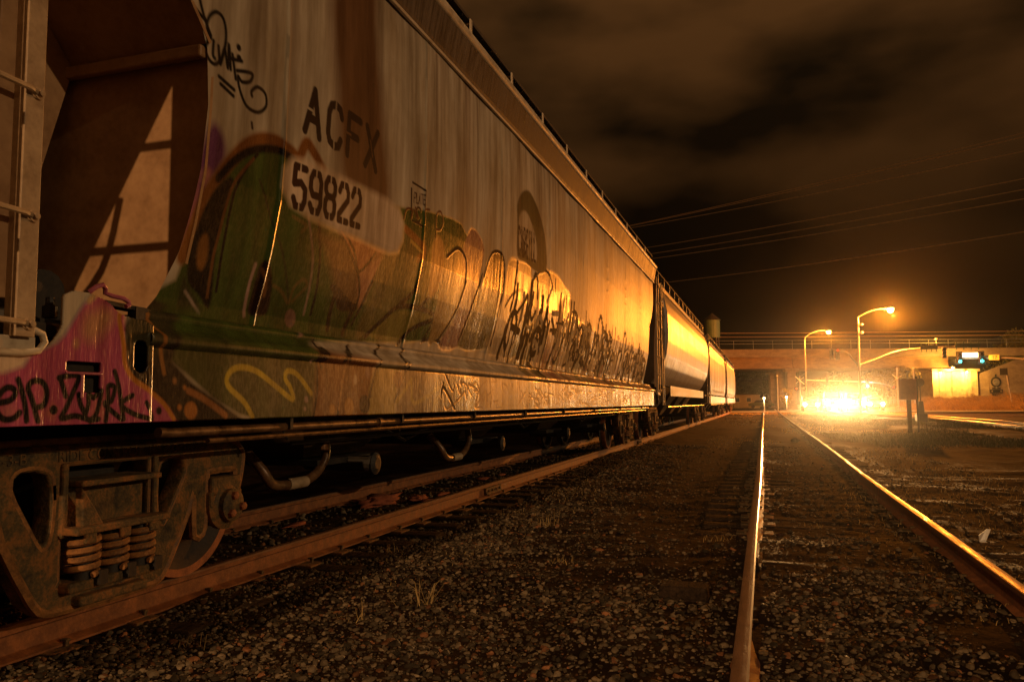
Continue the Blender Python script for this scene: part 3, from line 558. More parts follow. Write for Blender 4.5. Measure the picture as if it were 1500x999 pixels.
def paint(y, z):
    y = np.asarray(y, float).ravel(); z = np.asarray(z, float).ravel(); n = len(y)
    C = np.empty((n, 4)); C[:, :3] = (.46, .395, .305); C[:, 3] = .20
    C[:, 3] += .30*np.clip((y-11)/5, 0, 1)
    def put(cov, idx, c, g):
        k = cov[:, None]; tgt = np.array([*c, g]); C[idx] = C[idx]*(1-k)+tgt*k
    def shape(e):
        pts = e[1]; pad = .15
        if e[0] == 'S':
            sp = smoothpts(pts, 4) if len(pts) > 2 else np.array(pts)
            lo, hi = sp.min(0)-pad, sp.max(0)+pad
            ix = np.nonzero((y > lo[0]) & (y < hi[0]) & (z > lo[1]) & (z < hi[1]))[0]
            if len(ix): put(cover_stroke(y[ix], z[ix], [tuple(p) for p in sp], e[2], max(e[4], .005)), ix, e[3], e[5])
        else:
            sp = smoothpts(pts, 3, True) if len(pts) > 5 else np.array(pts)
            lo, hi = sp.min(0)-pad, sp.max(0)+pad
            ix = np.nonzero((y > lo[0]) & (y < hi[0]) & (z > lo[1]) & (z < hi[1]))[0]
            if len(ix): put(cover_poly(y[ix], z[ix], [tuple(p) for p in sp], max(e[3], .006)), ix, e[2], e[4])
    body = PAINT
    for e in body: shape(e)
    # the long stretch of older throw-ups further down the car: patchy, dripping, outlined in black
    r = np.random.default_rng(11)
    top = np.interp(y, [8.4, 9.2, 10, 11, 12.5, 14, 16, 18, 20.7], [2.62, 2.72, 2.66, 2.66, 2.42, 2.30, 2.16, 2.08, 2.06]) + .22*(vnoise(y, z*0, 3, 2.6, 1)-.5)+.16*(vnoise(y, z*0, 4, 9, 1)-.5)
    m = np.clip((top+.07*vnoise(y, z*0, 17, 24, 1)-z)/.10, 0, 1)*np.clip((y-8.6)/.8, 0, 1)
    a = vnoise(y+.25*z, z, 5, 1.5, .55); b = vnoise(y-.2*z, z, 6, 3.2, 1.3); s = vnoise(y, z, 8, 14, 1.2)
    pal = np.array([(.22, .13, .055), (.09, .08, .03), (.40, .27, .16), (.30, .12, .07), (.14, .12, .05), (.46, .36, .24)])
    k = np.clip(a*1.0+b*.45-.2, 0, .999)*5; i = k.astype(int); fr = np.clip((k-i-.42)/.16, 0, 1)[:, None]
    col = pal[i]*(1-fr)+pal[np.minimum(i+1, 5)]*fr
    col = col*(.65+.6*s)[:, None]
    C[:, :3] = C[:, :3]*(1-m[:, None]*.95)+col*m[:, None]*.95; C[:, 3] = C[:, 3]*(1-m)+m*np.clip(-.27+1.5*vnoise(y, z, 9, 13, 1.3)*(.45+.6*vnoise(y, z, 10, 2.2, 2.2))+.5*vnoise(y, z, 12, 34, 3), 0, .9)
    for q in range(260):
        y0 = r.uniform(8.9, 20.4); z0 = r.uniform(1.7, 2.55-.03*(y0-8.9)); L = r.uniform(.15, .5)
        pts = [(y0+r.uniform(-.16, .16)*j+r.normal(0, .05), z0+L*(j/3-.5)+r.normal(0, .05)) for j in range(4)]
        kind = r.random(); w = r.uniform(.10, .22); h = r.uniform(.14, .34); z0 = 1.70+(z0-1.70)*.95
        if kind < .2: pts = [(y0+w*cos(t), z0+h*sin(t)) for t in np.linspace(0, r.uniform(3.5, 6), 8)]
        elif kind < .75: pts = [(y0-w*r.uniform(-.3, 1), z0-h), (y0+r.normal(0, .04), z0+h)]
        else: pts = [(y0-w, z0+h*r.uniform(-1, 1)), (y0+w, z0+h*r.uniform(-1, 1))]
        shape(('S', pts, r.uniform(.035, .10), (.014, .008, .004) if r.random() < .75 else (.5, .36, .2), .010, 0))
    # sill: overlapping tags and drips further down
    for q in range(110):
        y0 = r.uniform(6.6, 20.8); z0 = r.uniform(1.06, 1.34)
        pts = [(y0+r.uniform(-.09, .12)*j, min(max(z0+r.normal(0, .07), 1.03), 1.37)) for j in range(r.integers(3, 6))]
        shape(('S', pts, r.uniform(.014, .035), [(.05, .022, .012), (.10, .045, .02), (.42, .30, .18), (.02, .012, .008)][r.integers(0, 4)], .008, 0))
    sm = np.clip((y-6.5)/1.5, 0, 1)*np.clip((1.40-z)/.02, 0, 1)
    nb = vnoise(y, z, 15, 2.4, 1.1); ns = vnoise(y, z, 16, 22, 2)
    tgt = np.where(nb[:, None] > .5, np.array([[.36, .22, .11]]), np.array([[.24, .16, .085]]))*(.75+.5*ns)[:, None]
    w = (sm*.55)[:, None]; C[:, :3] = C[:, :3]*(1-w)+tgt*w; C[:, 3] = C[:, 3]*(1-sm*.5)+sm*.5
    # stencilled reporting mark, number, plate box and the oval sign's word
    ix = np.nonzero((y > 4) & (y < 10.2) & (z > 2.2) & (z < 3.5))[0]
    Y, Z = y[ix], z[ix]
    put(letters(Y, Z, 'ACFX', (4.31, 2.868), (1.11, .018), (.02, .30), .060, .016), ix, (.016, .008, .006), .2)
    put(letters(Y, Z, '59822', (4.255, 2.352), (.93, .050), (-.006, .255), .052, .012, cw=.66), ix, (.03, .010, .007), .1)
    put(letters(Y, Z, 'PLATE', (6.05, 2.80), (.235, .034), (.005, .088), .013, 0, cw=.7), ix, (.05, .02, .012), .1)
    put(letters(Y, Z, 'C', (6.115, 2.648), (.085, .005), (.0, .132), .020, 0), ix, (.05, .02, .012), .1)
    put(letters(Y, Z, 'CARGILL', (9.03, 2.885), (.84, .055), (-.02, .35), .045, 0, cw=.62), ix, (.03, .014, .008), .0)
    # thin rust streaks under the eave and seams
    t = vnoise(y, z*0, 21, 18, 1)*vnoise(y, z*0, 22, 3, 1); d = np.clip((z-2.4)/2, 0, 1)*np.clip((t-.45)*4, 0, .6)
    C[:, :3] = C[:, :3]*(1-d[:, None])+np.array([.17, .10, .055])*d[:, None]
    return C
# ------------------------------------------------------------------ the near hopper car
XC = -4.35                      # centre line of the train's track
ZP = [1.0, 1.362, 1.385, 1.41, 1.455, 1.50, 1.53, 1.545, 1.562, 1.65, 1.85, 2.05, 2.35, 2.70, 3.40, 4.20, 4.45]
XP = [-2.80, -2.80, -2.772, -2.772, -2.85, -2.90, -2.892, -2.915, -3.03, -3.015, -2.955, -2.905, -2.845, -2.82, -2.80, -2.80, -2.81]
EZ = [1.55, 1.65, 1.9, 2.2, 2.7, 3.0, 3.1, 3.2, 3.4, 3.7, 4.45]
EY = [3.24, 3.32, 3.40, 3.43, 3.45, 3.42, 3.37, 3.27, 3.05, 2.78, 2.72]
YMID = 12.03
def adaptive(y0, y1, fac, base):
    ys = [y0]
    while ys[-1] < y1: ys.append(ys[-1] + max(base, fac*(ys[-1]**2+7)))
    ys = np.array(ys); return y0+(ys-y0)*(y1-y0)/(ys[-1]-y0)
SEAMS = [4.15, 6.28, 8.42, 10.55, 12.68, 14.8, 16.9, 19.0]
def side_sheet(car, sgn):
    # sgn 1: the side towards the camera with its paint; -1: the plain far side
    ys = adaptive(3.45, 20.61, .00030 if sgn > 0 else .02, .006 if sgn > 0 else .4); t = (ys-3.45)/(20.61-3.45)
    zs = np.concatenate([np.arange(1.562, 3.42, .006 if sgn > 0 else .12), np.arange(3.42, 4.451, .0147 if sgn > 0 else .2), [4.45]])
    y0 = np.interp(zs, EZ, EY)[:, None]; Y = y0*(1-t)+(2*YMID-y0)*t; Z = np.repeat(zs[:, None], len(ys), 1)
    X = np.interp(Z, ZP, XP)
    if sgn > 0:
        amp = np.clip((Z-1.6)/.3, 0, 1)
        X = X + amp*(.007*np.sin(Y*2*pi/2.13+1+.3*np.sin(Z*2)) + .004*(vnoise(Y.ravel(), Z.ravel(), 31, 1.3, .9).reshape(Y.shape)-.5)*2 + .004*(vnoise(Y.ravel(), Z.ravel(), 33, 3.1, .5).reshape(Y.shape)-.5))
        for s in SEAMS: X = X + .007*np.exp(-((Y-s)/.011)**2)
    else: X = 2*XC - X
    V = np.stack([X, Y, Z], -1).reshape(-1, 3)
    F = grid(*Y.shape)
    if sgn > 0: F = F[:, ::-1]
    tint = paint(Y, Z) if sgn > 0 else np.tile([.47, .39, .285, .1], (len(V), 1))
    return fast('side_sheet', V, F, 'paint', car, True, tint, attr='paint')
def sill(car):
    ys = adaptive(3.03, 21.0, .0004, .006); zs = np.concatenate([np.arange(1.0, 1.36, .008), np.linspace(1.362, 1.565, 36)])
    Y, Z = np.meshgrid(ys, zs); X = np.interp(Z, ZP, XP)
    X = X + np.where(Z < 1.36, .0025*np.sin(Y*2.1)+.0015*np.sin(Y*7.3), 0)
    bead = np.exp(-((Z-1.556)/.006)**2)*(.012+.008*vnoise(Y.ravel(), Z.ravel(), 40, 45, 45).reshape(Y.shape)); X = X + bead
    V = np.stack([X, Y, Z], -1).reshape(-1, 3)
    o = fast('side_sill', V, grid(*Y.shape)[:, ::-1], 'paint', car, True, paint(Y, Z), attr='paint')
    so = o.modifiers.new('thick', 'SOLIDIFY'); so.thickness = .010; so.offset = -1
    return o
def end_plate(car):
    ys = np.linspace(1.86, 3.05, 300); zs = np.linspace(1.0, 1.58, 146); Y, Z = np.meshgrid(ys, zs)
    X = np.full_like(Y, -2.796)
    out = smoothpts([(1.9, 1.28), (2.28, 1.28), (2.38, 1.29), (2.47, 1.325), (2.53, 1.40), (2.535, 1.45), (2.525, 1.50), (2.545, 1.545), (2.60, 1.568), (2.66, 1.567), (2.72, 1.555), (2.78, 1.535), (2.83, 1.500), (2.90, 1.485), (3.0, 1.475), (3.05, 1.46)], 4)
    V = np.stack([X, Y, Z], -1).reshape(-1, 3); F = grid(*Y.shape)[:, ::-1]
    cy, cz = V[F][:, :, 1].mean(1), V[F][:, :, 2].mean(1)
    keep = cz < np.interp(cy, out[:, 0], out[:, 1])
    def slot(y0, y1, z0, z1, r):
        dy = np.maximum(np.abs(cy-(y0+y1)/2)-(y1-y0)/2+r, 0); dz = np.maximum(np.abs(cz-(z0+z1)/2)-(z1-z0)/2+r, 0)
        return np.hypot(dy, dz) < r
    keep &= ~slot(2.93, 3.018, 1.232, 1.385, .04)
    keep &= ~slot(2.56, 2.745, 1.225, 1.268, .012)
    keep &= ~slot(2.655, 2.742, 1.135, 1.212, .006)
    F = F[keep]; used = np.unique(F); re = np.zeros(len(V), int); re[used] = np.arange(len(used))
    o = fast('end_sill_plate', V[used], re[F], 'paint', car, False, paint(Y, Z)[used], attr='paint')
    so = o.modifiers.new('thick', 'SOLIDIFY'); so.thickness = .014; so.offset = -1
    mb = MB(); P = lambda y0, y1, z0, z1, d=.014: mb.box((-2.796+d/2-.001, (y0+y1)/2, (z0+z1)/2), (d, y1-y0, z1-z0))
    P(2.535, 2.775, 1.270, 1.285); P(2.535, 2.556, 1.112, 1.2695); P(2.748, 2.772, 1.13, 1.2695); P(2.5565, 2.7475, 1.213, 1.2235, .02); P(2.638, 2.652, 1.112, 1.2125, .018)
    b = obj('jack_bracket', mb, 'purple', car, bevel=.003)
    mb = MB(); mb.box((-2.90, 2.66, 1.19), (.15, .26, .2)); obj('bracket_pocket', mb, 'dark', b)
    for y, z in ((2.475, 1.245), (2.52, 1.30), (2.79, 1.245)):
        mb = MB(); mb.lathe([(.012, 0), (.012, .008), (.007, .014), (.001, .015)], (-2.797, y, z), 'X', 10); obj('rivet', mb, 'purple', o, True)
    return o
M['purple'] = grime('purple painted bracket', (.28, .06, .10), (.44, .11, .15), 9, .4, 0, .2)

def spring(c, r, z0, z1, turns, w):
    mb = MB(); N = int(turns*14); mb.tube([(c[0]+r*cos(2*pi*i*turns/N), c[1]+r*sin(2*pi*i*turns/N), z0+(z1-z0)*i/N) for i in range(N+1)], w, 7); return mb
def bogie(car, yc, letter=True):
    bg = thing('bogie', 'x', 'x', (XC, yc, 0)); del bg['label'], bg['category']; bg.parent = car; bg.location = Vector((XC, yc, 0)) - worldloc(car)
    half = [(0, .905), (.70, .90), (.86, .885), (1.0, .845), (1.075, .80), (1.10, .74), (1.085, .65), (1.055, .55), (1.03, .54), (1.02, .66), (.98, .675), (.79, .675), (.755, .64), (.75, .40), (.73, .305), (.655, .30), (.645, .50), (.625, .56), (.60, .46), (.435, .17), (.36, .105), (.26, .095), (0, .085)]
    ring = half + [(-u, v) for u, v in half[::-1][1:-1]]
    win = [(-.285, .80), (.265, .80), (.285, .78), (.285, .46), (.30, .44), (.30, .24), (.27, .20), (-.27, .20), (-.30, .24), (-.30, .44), (-.285, .46), (-.305, .78)]
    tri = [(.365, .765), (.44, .79), (.525, .785), (.565, .755), (.57, .70), (.545, .64), (.42, .43), (.385, .405), (.355, .43), (.335, .55), (.34, .70)]
    tril = [(-u, v) for u, v in tri][::-1]
    for s in (1, -1):
        xs = XC + s*1.03
        sf = outline('side_frame', [ring, win, tri, tril], .085, 'rust', bg, (xs, yc, 0), (0, 1, 0), (0, 0, 1), .018)
        mb = MB()   # rounded lips of the casting
        for rg in (ring, tri, tril, win): p_ = [(xs+s*.046, yc+u, v) for u, v in smoothpts(rg, 2, True)]; mb.tube(p_+p_[:2], .017 if rg is not ring else .024, 6)
        obj('cast_lip', mb, 'rustlit', sf, True)
        mb = MB()   # flanges of the cast frame, spring seat, pedestal bosses
        mb.box((xs+s*.015, yc, .205), (.24, .60, .05)); mb.box((xs+s*.02, yc, .125), (.20, .44, .05))
        for u in (-.295, .30): mb.box((xs+s*.062, yc+u, .62), (.05, .035, .36))
        mb.box((xs+s*.05, yc, .875), (.05, 1.5, .035))
        obj('frame_rib', mb, 'rust', sf, bevel=.012)
        mb = MB(); mb.box((xs+s*.03, yc, .70), (.25, .53, .03)); mb.box((xs+s*.03, yc, .475), (.30, .62, .035)); mb.box((xs-s*.03, yc, .58), (.14, .50, .20))
        for u in (-.22, .0, .20): mb.box((xs+s*.165, yc+u, .44), (.02, .07, .06))
        mb.poly([(xs+s*.15, yc-.26, .685), (xs+s*.15, yc-.25, .49), (xs+s*.15, yc-.12, .49), (xs+s*.15, yc-.18, .58)], (-s*.05, 0, 0))
        obj('bolster_end', mb, 'rust', bg, bevel=.008)
        for u in (-.185, .0, .185):
            obj('spring', spring((xs+s*.085, yc+u, 0), .070, .255, .445, 4.6, .0165), 'rustlit', bg, True)
            mb = MB(); mb.lathe([(.045, .21), (.045, .46)], (xs+s*.085, yc+u, 0), 'Z', 10); mb.box((xs+s*.15, yc+u+.05, .235), (.05, .05, .07)); obj('spring_core', mb, 'dark', bg, True)
        for e in (-1, 1):
            ya = yc+e*.89
            mb = MB(); mb.box((xs, ya, .575), (.20, .28, .12)); mb.box((xs+s*.02, ya, .50), (.16, .30, .10)); ad = obj('bearing_adapter', mb, 'rust', bg, bevel=.015)
            mb = MB(); pr = [(.05, -.10), (.135, -.10), (.135, .03), (.150, .035), (.150, .075), (.125, .085), (.10, .10), (.10, .135), (.075, .15), (.005, .15)]
            mb.lathe([(r, s*(h+.0)) for r, h in pr], (xs+s*.015, ya, .46), 'X', 28); cap = obj('axle_box', mb, 'rust', bg, True)
            for k in range(3):
                a = pi/2+.3+k*2*pi/3; mb = MB(); mb.lathe([(.026, 0), (.026, s*.03), (.018, s*.038), (.001, s*.04)], (xs+s*.155, ya+.062*cos(a), .46+.062*sin(a)), 'X', 6); obj('cap_bolt', mb, 'rustred', cap)
            xw = XC + s*.75
            prof = [(.08, .06), (.15, .05), (.26, .02), (.36, .028), (.40, .062), (.452, .066), (.457, .05), (.459, -.03), (.466, -.045), (.484, -.055), (.482, -.075), (.45, -.08), (.40, -.07), (.36, -.02), (.20, -.02), (.09, -.05)]
            mb = MB(); mb.lathe([(r, s*h) for r, h in prof], (xw, ya, .457), 'X', 56)
            w = obj('wheel', mb, 'wheelface', bg, True)
            mb = MB(); mb.lathe([(.405, s*.0635), (.4525, s*.0675), (.4585, s*.052), (.4603, s*.0), (.4603, -s*.03)], (xw, ya, .457), 'X', 64, cap=False); obj('wheel_rim', mb, 'rustred', w, True)
            mb = MB(); mb.box((xs-s*.16, ya-e*.20, .43), (.06, .05, .26)); obj('brake_shoe', mb, 'rust', bg, bevel=.01)
        if letter and s > 0:
            for u, t, wd in ((-.66, '(49)93-3-B', .46), (-.06, 'RIDE CONTROL', .56), (.50, 'U.S.95-OCEBK-UN', .52)):
                text_mesh('cast_lettering', t, .075, .004, 'rust', sf, (xs+s*.062, yc+u, .832), (0, 1, 0), (0, 0, 1), 1.0 if len(t) < 13 else .8)
    for e in (-1, 1):
        mb = MB(); mb.lathe([(.075, -.95), (.085, -.70), (.085, .70), (.075, .95)], (XC, yc+e*.89, .457), 'X', 16); obj('axle', mb, 'dark', bg, True)
    mb = MB(); mb.box((XC, yc, .63), (1.9, .36, .26)); mb.lathe([(.2, 0), (.2, .12)], (XC, yc, .76), 'Z', 20); obj('bolster', mb, 'dark', bg, bevel=.02)
    return bg
def hopper_car():
    car = thing('hopper_car', 'long cream hopper wagon with graffiti and stencilled number, nearest in the line', 'hopper wagon', (XC, 2.0, 0), 'freight wagons standing in line')
    side_sheet(car, 1); side_sheet(car, -1); sill(car); end_plate(car)
    mb = MB(); mb.box((2*XC+2.80, 11.5, 1.25), (.03, 18.8, .5)); obj('side_sill', mb, 'cream', car)
    # roof
    mb = MB(); rs = []
    for y in (2.72, 21.34):
        rs.append([(XC+x, y, z) for x, z in ((-1.53, 4.44), (-1.2, 4.66), (-.6, 4.80), (0, 4.84), (.6, 4.80), (1.2, 4.66), (1.53, 4.44), (0, 4.40))])
    mb.rings(rs); obj('roof', mb, 'cream', car, bevel=.01)
    # eave: small bead, streaked sloping band, rounded top chord
    mb = MB()
    for s in (1, -1):
        mb.rings([[(XC+s*x, y, z) for x, z in ((1.535, 4.40), (1.565, 4.345), (1.585, 4.40), (1.64, 4.69), (1.60, 4.71), (1.50, 4.66))] for y in np.linspace(2.65, 21.42, 40)])
    ev = obj('eave', mb, 'eave', car)
    for s in (1, -1):
        mb = MB(); mb.tube([(XC+s*1.61, y, 4.755) for y in np.linspace(2.62, 21.45, 30)], .062, 10); mb.tube([(XC+s*1.567, y, 4.345) for y in np.linspace(2.62, 21.45, 30)], .020, 8); obj('top_chord', mb, 'cream', ev, True)
    # ends: bulkhead, seam flange, slope sheet, gusset, centre plate and platform
    for e in (0, 1):
        Yf = (lambda y: y) if e == 0 else (lambda y: 2*YMID-y)
        mb = MB(); pr = [(float(np.interp(z, ZP, XP))-.006, z) for z in (1.58, 1.65, 1.75, 1.85, 2.05, 2.35, 2.7, 3.03)]; mb.poly([(x, Yf(3.462), z) for x, z in pr]+[(2*XC-x, Yf(3.462), z) for x, z in pr[::-1]], (0, .02 if e == 0 else -.02, 0)); obj('end_bulkhead', mb, 'bulk', car)
        mb = MB(); mb.poly([(-2.81, Yf(3.425), 3.035), (-2.81, Yf(2.80), 3.72), (2*XC+2.81, Yf(2.80), 3.72), (2*XC+2.81, Yf(3.425), 3.035)], (0, .02 if e == 0 else -.02, .012)); obj('slope_sheet', mb, 'bulk', car)
        mb = MB(); mb.poly([(-2.81, Yf(2.79), 3.73), (-2.81, Yf(2.74), 4.43), (2*XC+2.81, Yf(2.74), 4.43), (2*XC+2.81, Yf(2.79), 3.73)], (0, .02 if e == 0 else -.02, 0)); obj('end_sheet', mb, 'bulk', car)
        mb = MB(); mb.box((XC, Yf(3.405), 2.985), (3.04, .05, .07)); obj('seam_flange', mb, 'bulk', car, bevel=.012)
        for s in (1, -1):
            xg = XC+s*.57
            mb = MB(); mb.poly([(xg, Yf(3.43), 3.02), (xg, Yf(2.9), 3.60), (xg, Yf(2.55), 3.60), (xg, Yf(2.45), 1.45), (xg, Yf(3.02), 1.45), (xg, Yf(3.26), 2.42)], (s*.02, 0, 0)); obj('gusset', mb, 'bulk', car)
            mb = MB(); mb.poly([(XC+s*1.54, Yf(2.42), 1.50), (XC+s*1.54, Yf(2.30), 4.40), (XC+s*1.54, Yf(2.22), 4.40), (XC+s*1.54, Yf(2.22), 1.50)], (-s*.04, 0, 0)); obj('corner_post', mb, 'bulk', car, bevel=.006)
        mb = MB(); mb.box((XC, Yf(2.75), 1.40), (2.94, 1.6, .06)); mb.box((XC, Yf(1.98), 1.22), (2.9, .04, .36)); obj('end_platform', mb, 'dark', car)
        mb = MB(); mb.tube([(XC+.5, Yf(2.86), 1.62), (XC+1.1, Yf(2.86), 1.62)], .11, 14); mb.box((XC+.8, Yf(2.86), 1.50), (.7, .2, .14)); mb.tube([(XC+.2, Yf(2.6), 1.60), (XC+1.35, Yf(2.6), 1.60)], .025, 8)
        for k in range(6): mb.lathe([(.03, 0), (.03, .05), (.018, .06), (.018, .09)], (XC+.75+.13*k, Yf(2.62), 1.43+.03*(k % 2)), 'Z', 8)
        obj('brake_gear', mb, 'dark', car, True)
        # ladder on the side at this end
        mb = MB(); xl = -2.755
        lad = MB(); lad.box((xl, Yf(2.335), 2.95), (.012, .085, 3.20)); lad.box((xl-.0325, Yf(2.2985), 2.95), (.052, .012, 3.20)); lad.box((xl, Yf(1.93), 2.95), (.012, .085, 3.20))
        ld = obj('ladder', lad, 'ladder', car, bevel=.003)
        for z in (1.40, 1.83, 2.33, 2.83, 3.33, 3.83, 4.33):
            mb = MB(); mb.tube([(xl+.012, Yf(1.93), z), (xl+.030, Yf(1.97), z+.012), (xl+.030, Yf(2.29), z+.004), (xl+.012, Yf(2.335), z)], .0125, 8); rg = obj('rung', mb, 'ladder', ld, True)
            for y in (1.93, 2.345): mb = MB(); mb.lathe([(.024, 0), (.024, .014), (.013, .014), (.013, .030), (.001, .031)], (xl+.005, Yf(y), z), 'X', 10); obj('rung_bolt', mb, 'ladder', rg, True)
        mb = MB(); mb.box((-2.79, Yf(2.10), 1.325), (.018, .62, .06)); obj('side_bar', mb, 'cream', car, bevel=.004)
        mb = MB(); mb.tube([(-2.772, Yf(1.8), 1.285), (-2.765, Yf(2.34), 1.288), (-2.765, Yf(2.41), 1.300), (-2.765, Yf(2.437), 1.335), (-2.765, Yf(2.425), 1.368), (-2.765, Yf(2.39), 1.380), (-2.77, Yf(2.345), 1.382)], .0145, 10); obj('grab_handle', mb, 'cream', car, True)
        # coupler
        mb = MB(); mb.box((XC, Yf(1.75), .87), (.16, .75, .18)); mb.box((XC+.03, Yf(1.42), .87), (.26, .22, .28)); obj('coupler', mb, 'rust', car, bevel=.03)
    mb = MB(); mb.box((XC+.62, 2.16, 2.4), (.10, .10, 1.8)); mb.box((XC+.48, 2.20, 2.2), (.06, .05, 1.5)); mb.box((XC+.36, 2.24, 1.9), (.05, .05, .9)); obj('brake_post', mb, 'bulk', car, bevel=.005)
    mb = MB(); mb.tube([(-2.80, 2.68, 1.575), (-2.78, 2.70, 1.60), (-2.775, 2.73, 1.612), (-2.785, 2.755, 1.60), (-2.79, 2.76, 1.58), (-2.79, 2.80, 1.572), (-2.785, 2.86, 1.568), (-2.78, 2.885, 1.555), (-2.775, 2.885, 1.54), (-2.775, 2.865, 1.532)], .011, 8); obj('cable_hook', mb, 'purple', car, True)
    mb = MB(); mb.box((-2.84, 3.0, 1.515), (.05, .06, .06)); mb.poly([(-2.82, 2.80, 1.555), (-2.82, 3.05, 1.545), (-2.95, 3.05, 1.555), (-2.95, 2.80, 1.565)], (0, 0, -.02)); obj('sill_cap', mb, 'dark', car)
    # running board on the roof, seen from below, with its brackets
    wb = MB(); wb.box((-3.16, 12.0, 5.06), (.72, 18.9, .035))
    for y in np.arange(2.7, 21.4, .30): wb.box((-3.16, y, 5.035), (.70, .012, .02))
    wk = obj('running_board', wb, 'walk', car)
    for y in np.arange(3.2, 21.3, 1.40):
        mb = MB(); mb.box((-2.795, y, 4.93), (.012, .05, .27)); mb.box((-3.15, y, 5.02), (.68, .03, .02)); obj('board_bracket', mb, 'cream', wk)
    # brake pipes under the sill with their hangers
    p = MB(); p.tube([(-2.875, 3.2, .945)]+[(-2.875, y, .94) for y in np.linspace(3.3, 20.4, 12)], .026, 10)
    p.lathe([(.036, -.03), (.036, .03)], (-2.875, 5.55, .94), 'Y', 10); p.lathe([(.036, -.03), (.036, .03)], (-2.875, 9.5, .94), 'Y', 10)
    pp = obj('brake_pipe', p, 'pipe', car, True)
    p = MB(); p.tube([(-2.90, y, .885) for y in np.linspace(3.6, 20.2, 10)], .015, 8); obj('brake_rod', p, 'pipe', car, True)
    for y in (4.3, 5.9, 7.6, 9.4, 11.4, 13.6, 16.2, 19.2):
        mb = MB(); mb.box((-2.875, y, .965), (.085, .03, .075)); mb.tube([(-2.91, y, .99), (-2.90, y+.02, .88), (-2.87, y+.02, .86)], .008, 6); obj('pipe_hanger', mb, 'dark', pp)
    # underframe: centre sill, four discharge chutes and their gates, cross rods
    mb = MB(); mb.box((XC, 11.8, 1.02), (.50, 19.3, .36)); obj('centre_sill', mb, 'dark', car)
    for y in (6.4, 10.0, 13.7, 17.0):
        mb = MB(); mb.rings([[(XC-1.35, y-1.7, 1.5), (XC+1.35, y-1.7, 1.5), (XC+1.35, y+1.7, 1.5), (XC-1.35, y+1.7, 1.5)], [(XC-.55, y-.45, .62), (XC+.55, y-.45, .62), (XC+.55, y+.45, .62), (XC-.55, y+.45, .62)]])
        for k in range(14): mb.lathe([(.012, 0), (.012, .01)], (XC+.95+.012*k*0, y-1.2+.17*k, 1.07), 'X', 6)
        ch = obj('discharge_chute', mb, 'chute', car)
        mb = MB(); mb.box((XC, y, .585), (1.5, 1.1, .05)); mb.tube([(XC+.3, y, .55), (XC+1.0, y, .55)], .07, 12); mb.lathe([(.10, 0), (.10, .03), (.05, .05)], (XC+.98, y, .55), 'X', 16)
        obj('chute_gate', mb, 'dark', ch)
    for y, z, k in ((5.12, .58, 0), (8.55, .56, 0)):
        mb = MB(); mb.tube([tuple(p) for p in smoothpts([(-3.75, y-.05, z+.16), (-3.62, y, z), (-3.60, y+.08, z-.10), (-3.60, y+.26, z-.13), (-3.60, y+.55, z-.12), (-3.60, y+.75, z-.05), (-3.60, y+.86, z+.08), (-3.66, y+.92, z+.26)], 4)], .040, 10)
        h = obj('outlet_pipe', mb, 'pipe', car, True)
        mb = MB(); mb.lathe([(.046, -.13), (.046, .13)], (-3.60, y+.42, z-.127), 'Y', 14, cap=False); obj('pale_sleeve', mb, 'hose', h, True)
    mb = MB()
    for y in (7.2, 11.3, 15.2): mb.tube([(-3.35, y-1.1, .98), (-3.45, y, .72), (-3.4, y+1.2, .97)], .02, 6)
    mb.tube([(-3.3, 5.0, .80), (-3.3, 18.4, .80)], .016, 6); obj('brake_rigging', mb, 'dark', car)
    b1 = bogie(car, 3.30)
    b2 = dup(b1, car, Vector((XC, 19.35, 0)) - worldloc(car))
    return car, b1
M['chute'] = grime('oily brown chute', (.035, .022, .010), (.10, .06, .022), 4, .6, 0, .3)
near_car, BOGIE = hopper_car()
# ------------------------------------------------------------------ ground, road, hills
def gnoise(x, y):
    return (vnoise(x+500, y+500, 51, 1.1, 1.1)-.5)*.05 + (vnoise(x+500, y+500, 52, 4.3, 4.3)-.5)*.025 + (vnoise(x+500, y+500, 53, .33, .33)-.5)*.07
def gz(x, y):
    x = np.asarray(x, float); y = np.asarray(y, float)
    z = -.205 + gnoise(x, y)*np.clip((90-y)/20, .15, 1)
    # ballast shoulder up to the sleepers of both tracks, slight drop between and a pile near the camera
    z = z + .03*np.exp(-(np.abs(x-XC)/1.55)**6) + (.027+.018*np.clip((y-5.5)/4, 0, 1))*np.exp(-(np.abs(x-.63)/1.55)**6)
    z = z + .055*np.exp(-(((x+.85)/.45)**2+((y-4.1)/1.0)**2))
    z = z - .05*np.exp(-((x+.9)/.5)**2)*np.clip((y-6)/3, 0, 1)
    z = z + .22*np.clip((x-6)/6, 0, 1)*np.clip((y-25)/30, 0, 1)*np.clip((80-y)/10, 0, 1)*(vnoise(x, y, 57, .5, .25)-.35)
    return z
def flat(name, x0, x1, y0, y1, z, mat, kind='structure'):
    V = [(x0, y0, z), (x1, y0, z), (x1, y1, z), (x0, y1, z)]
    return fast(name, V, [(0, 1, 2, 3)], mat, kind=kind)
def groundmat():
    m = grime('dark cinder ground', (.009, .005, .0025), (.048, .026, .011), .9, .95, 0, 1.0, dist=.045, c3=(.020, .011, .005), detail=10, spec=.05)
    return m
M['ground'] = groundmat()
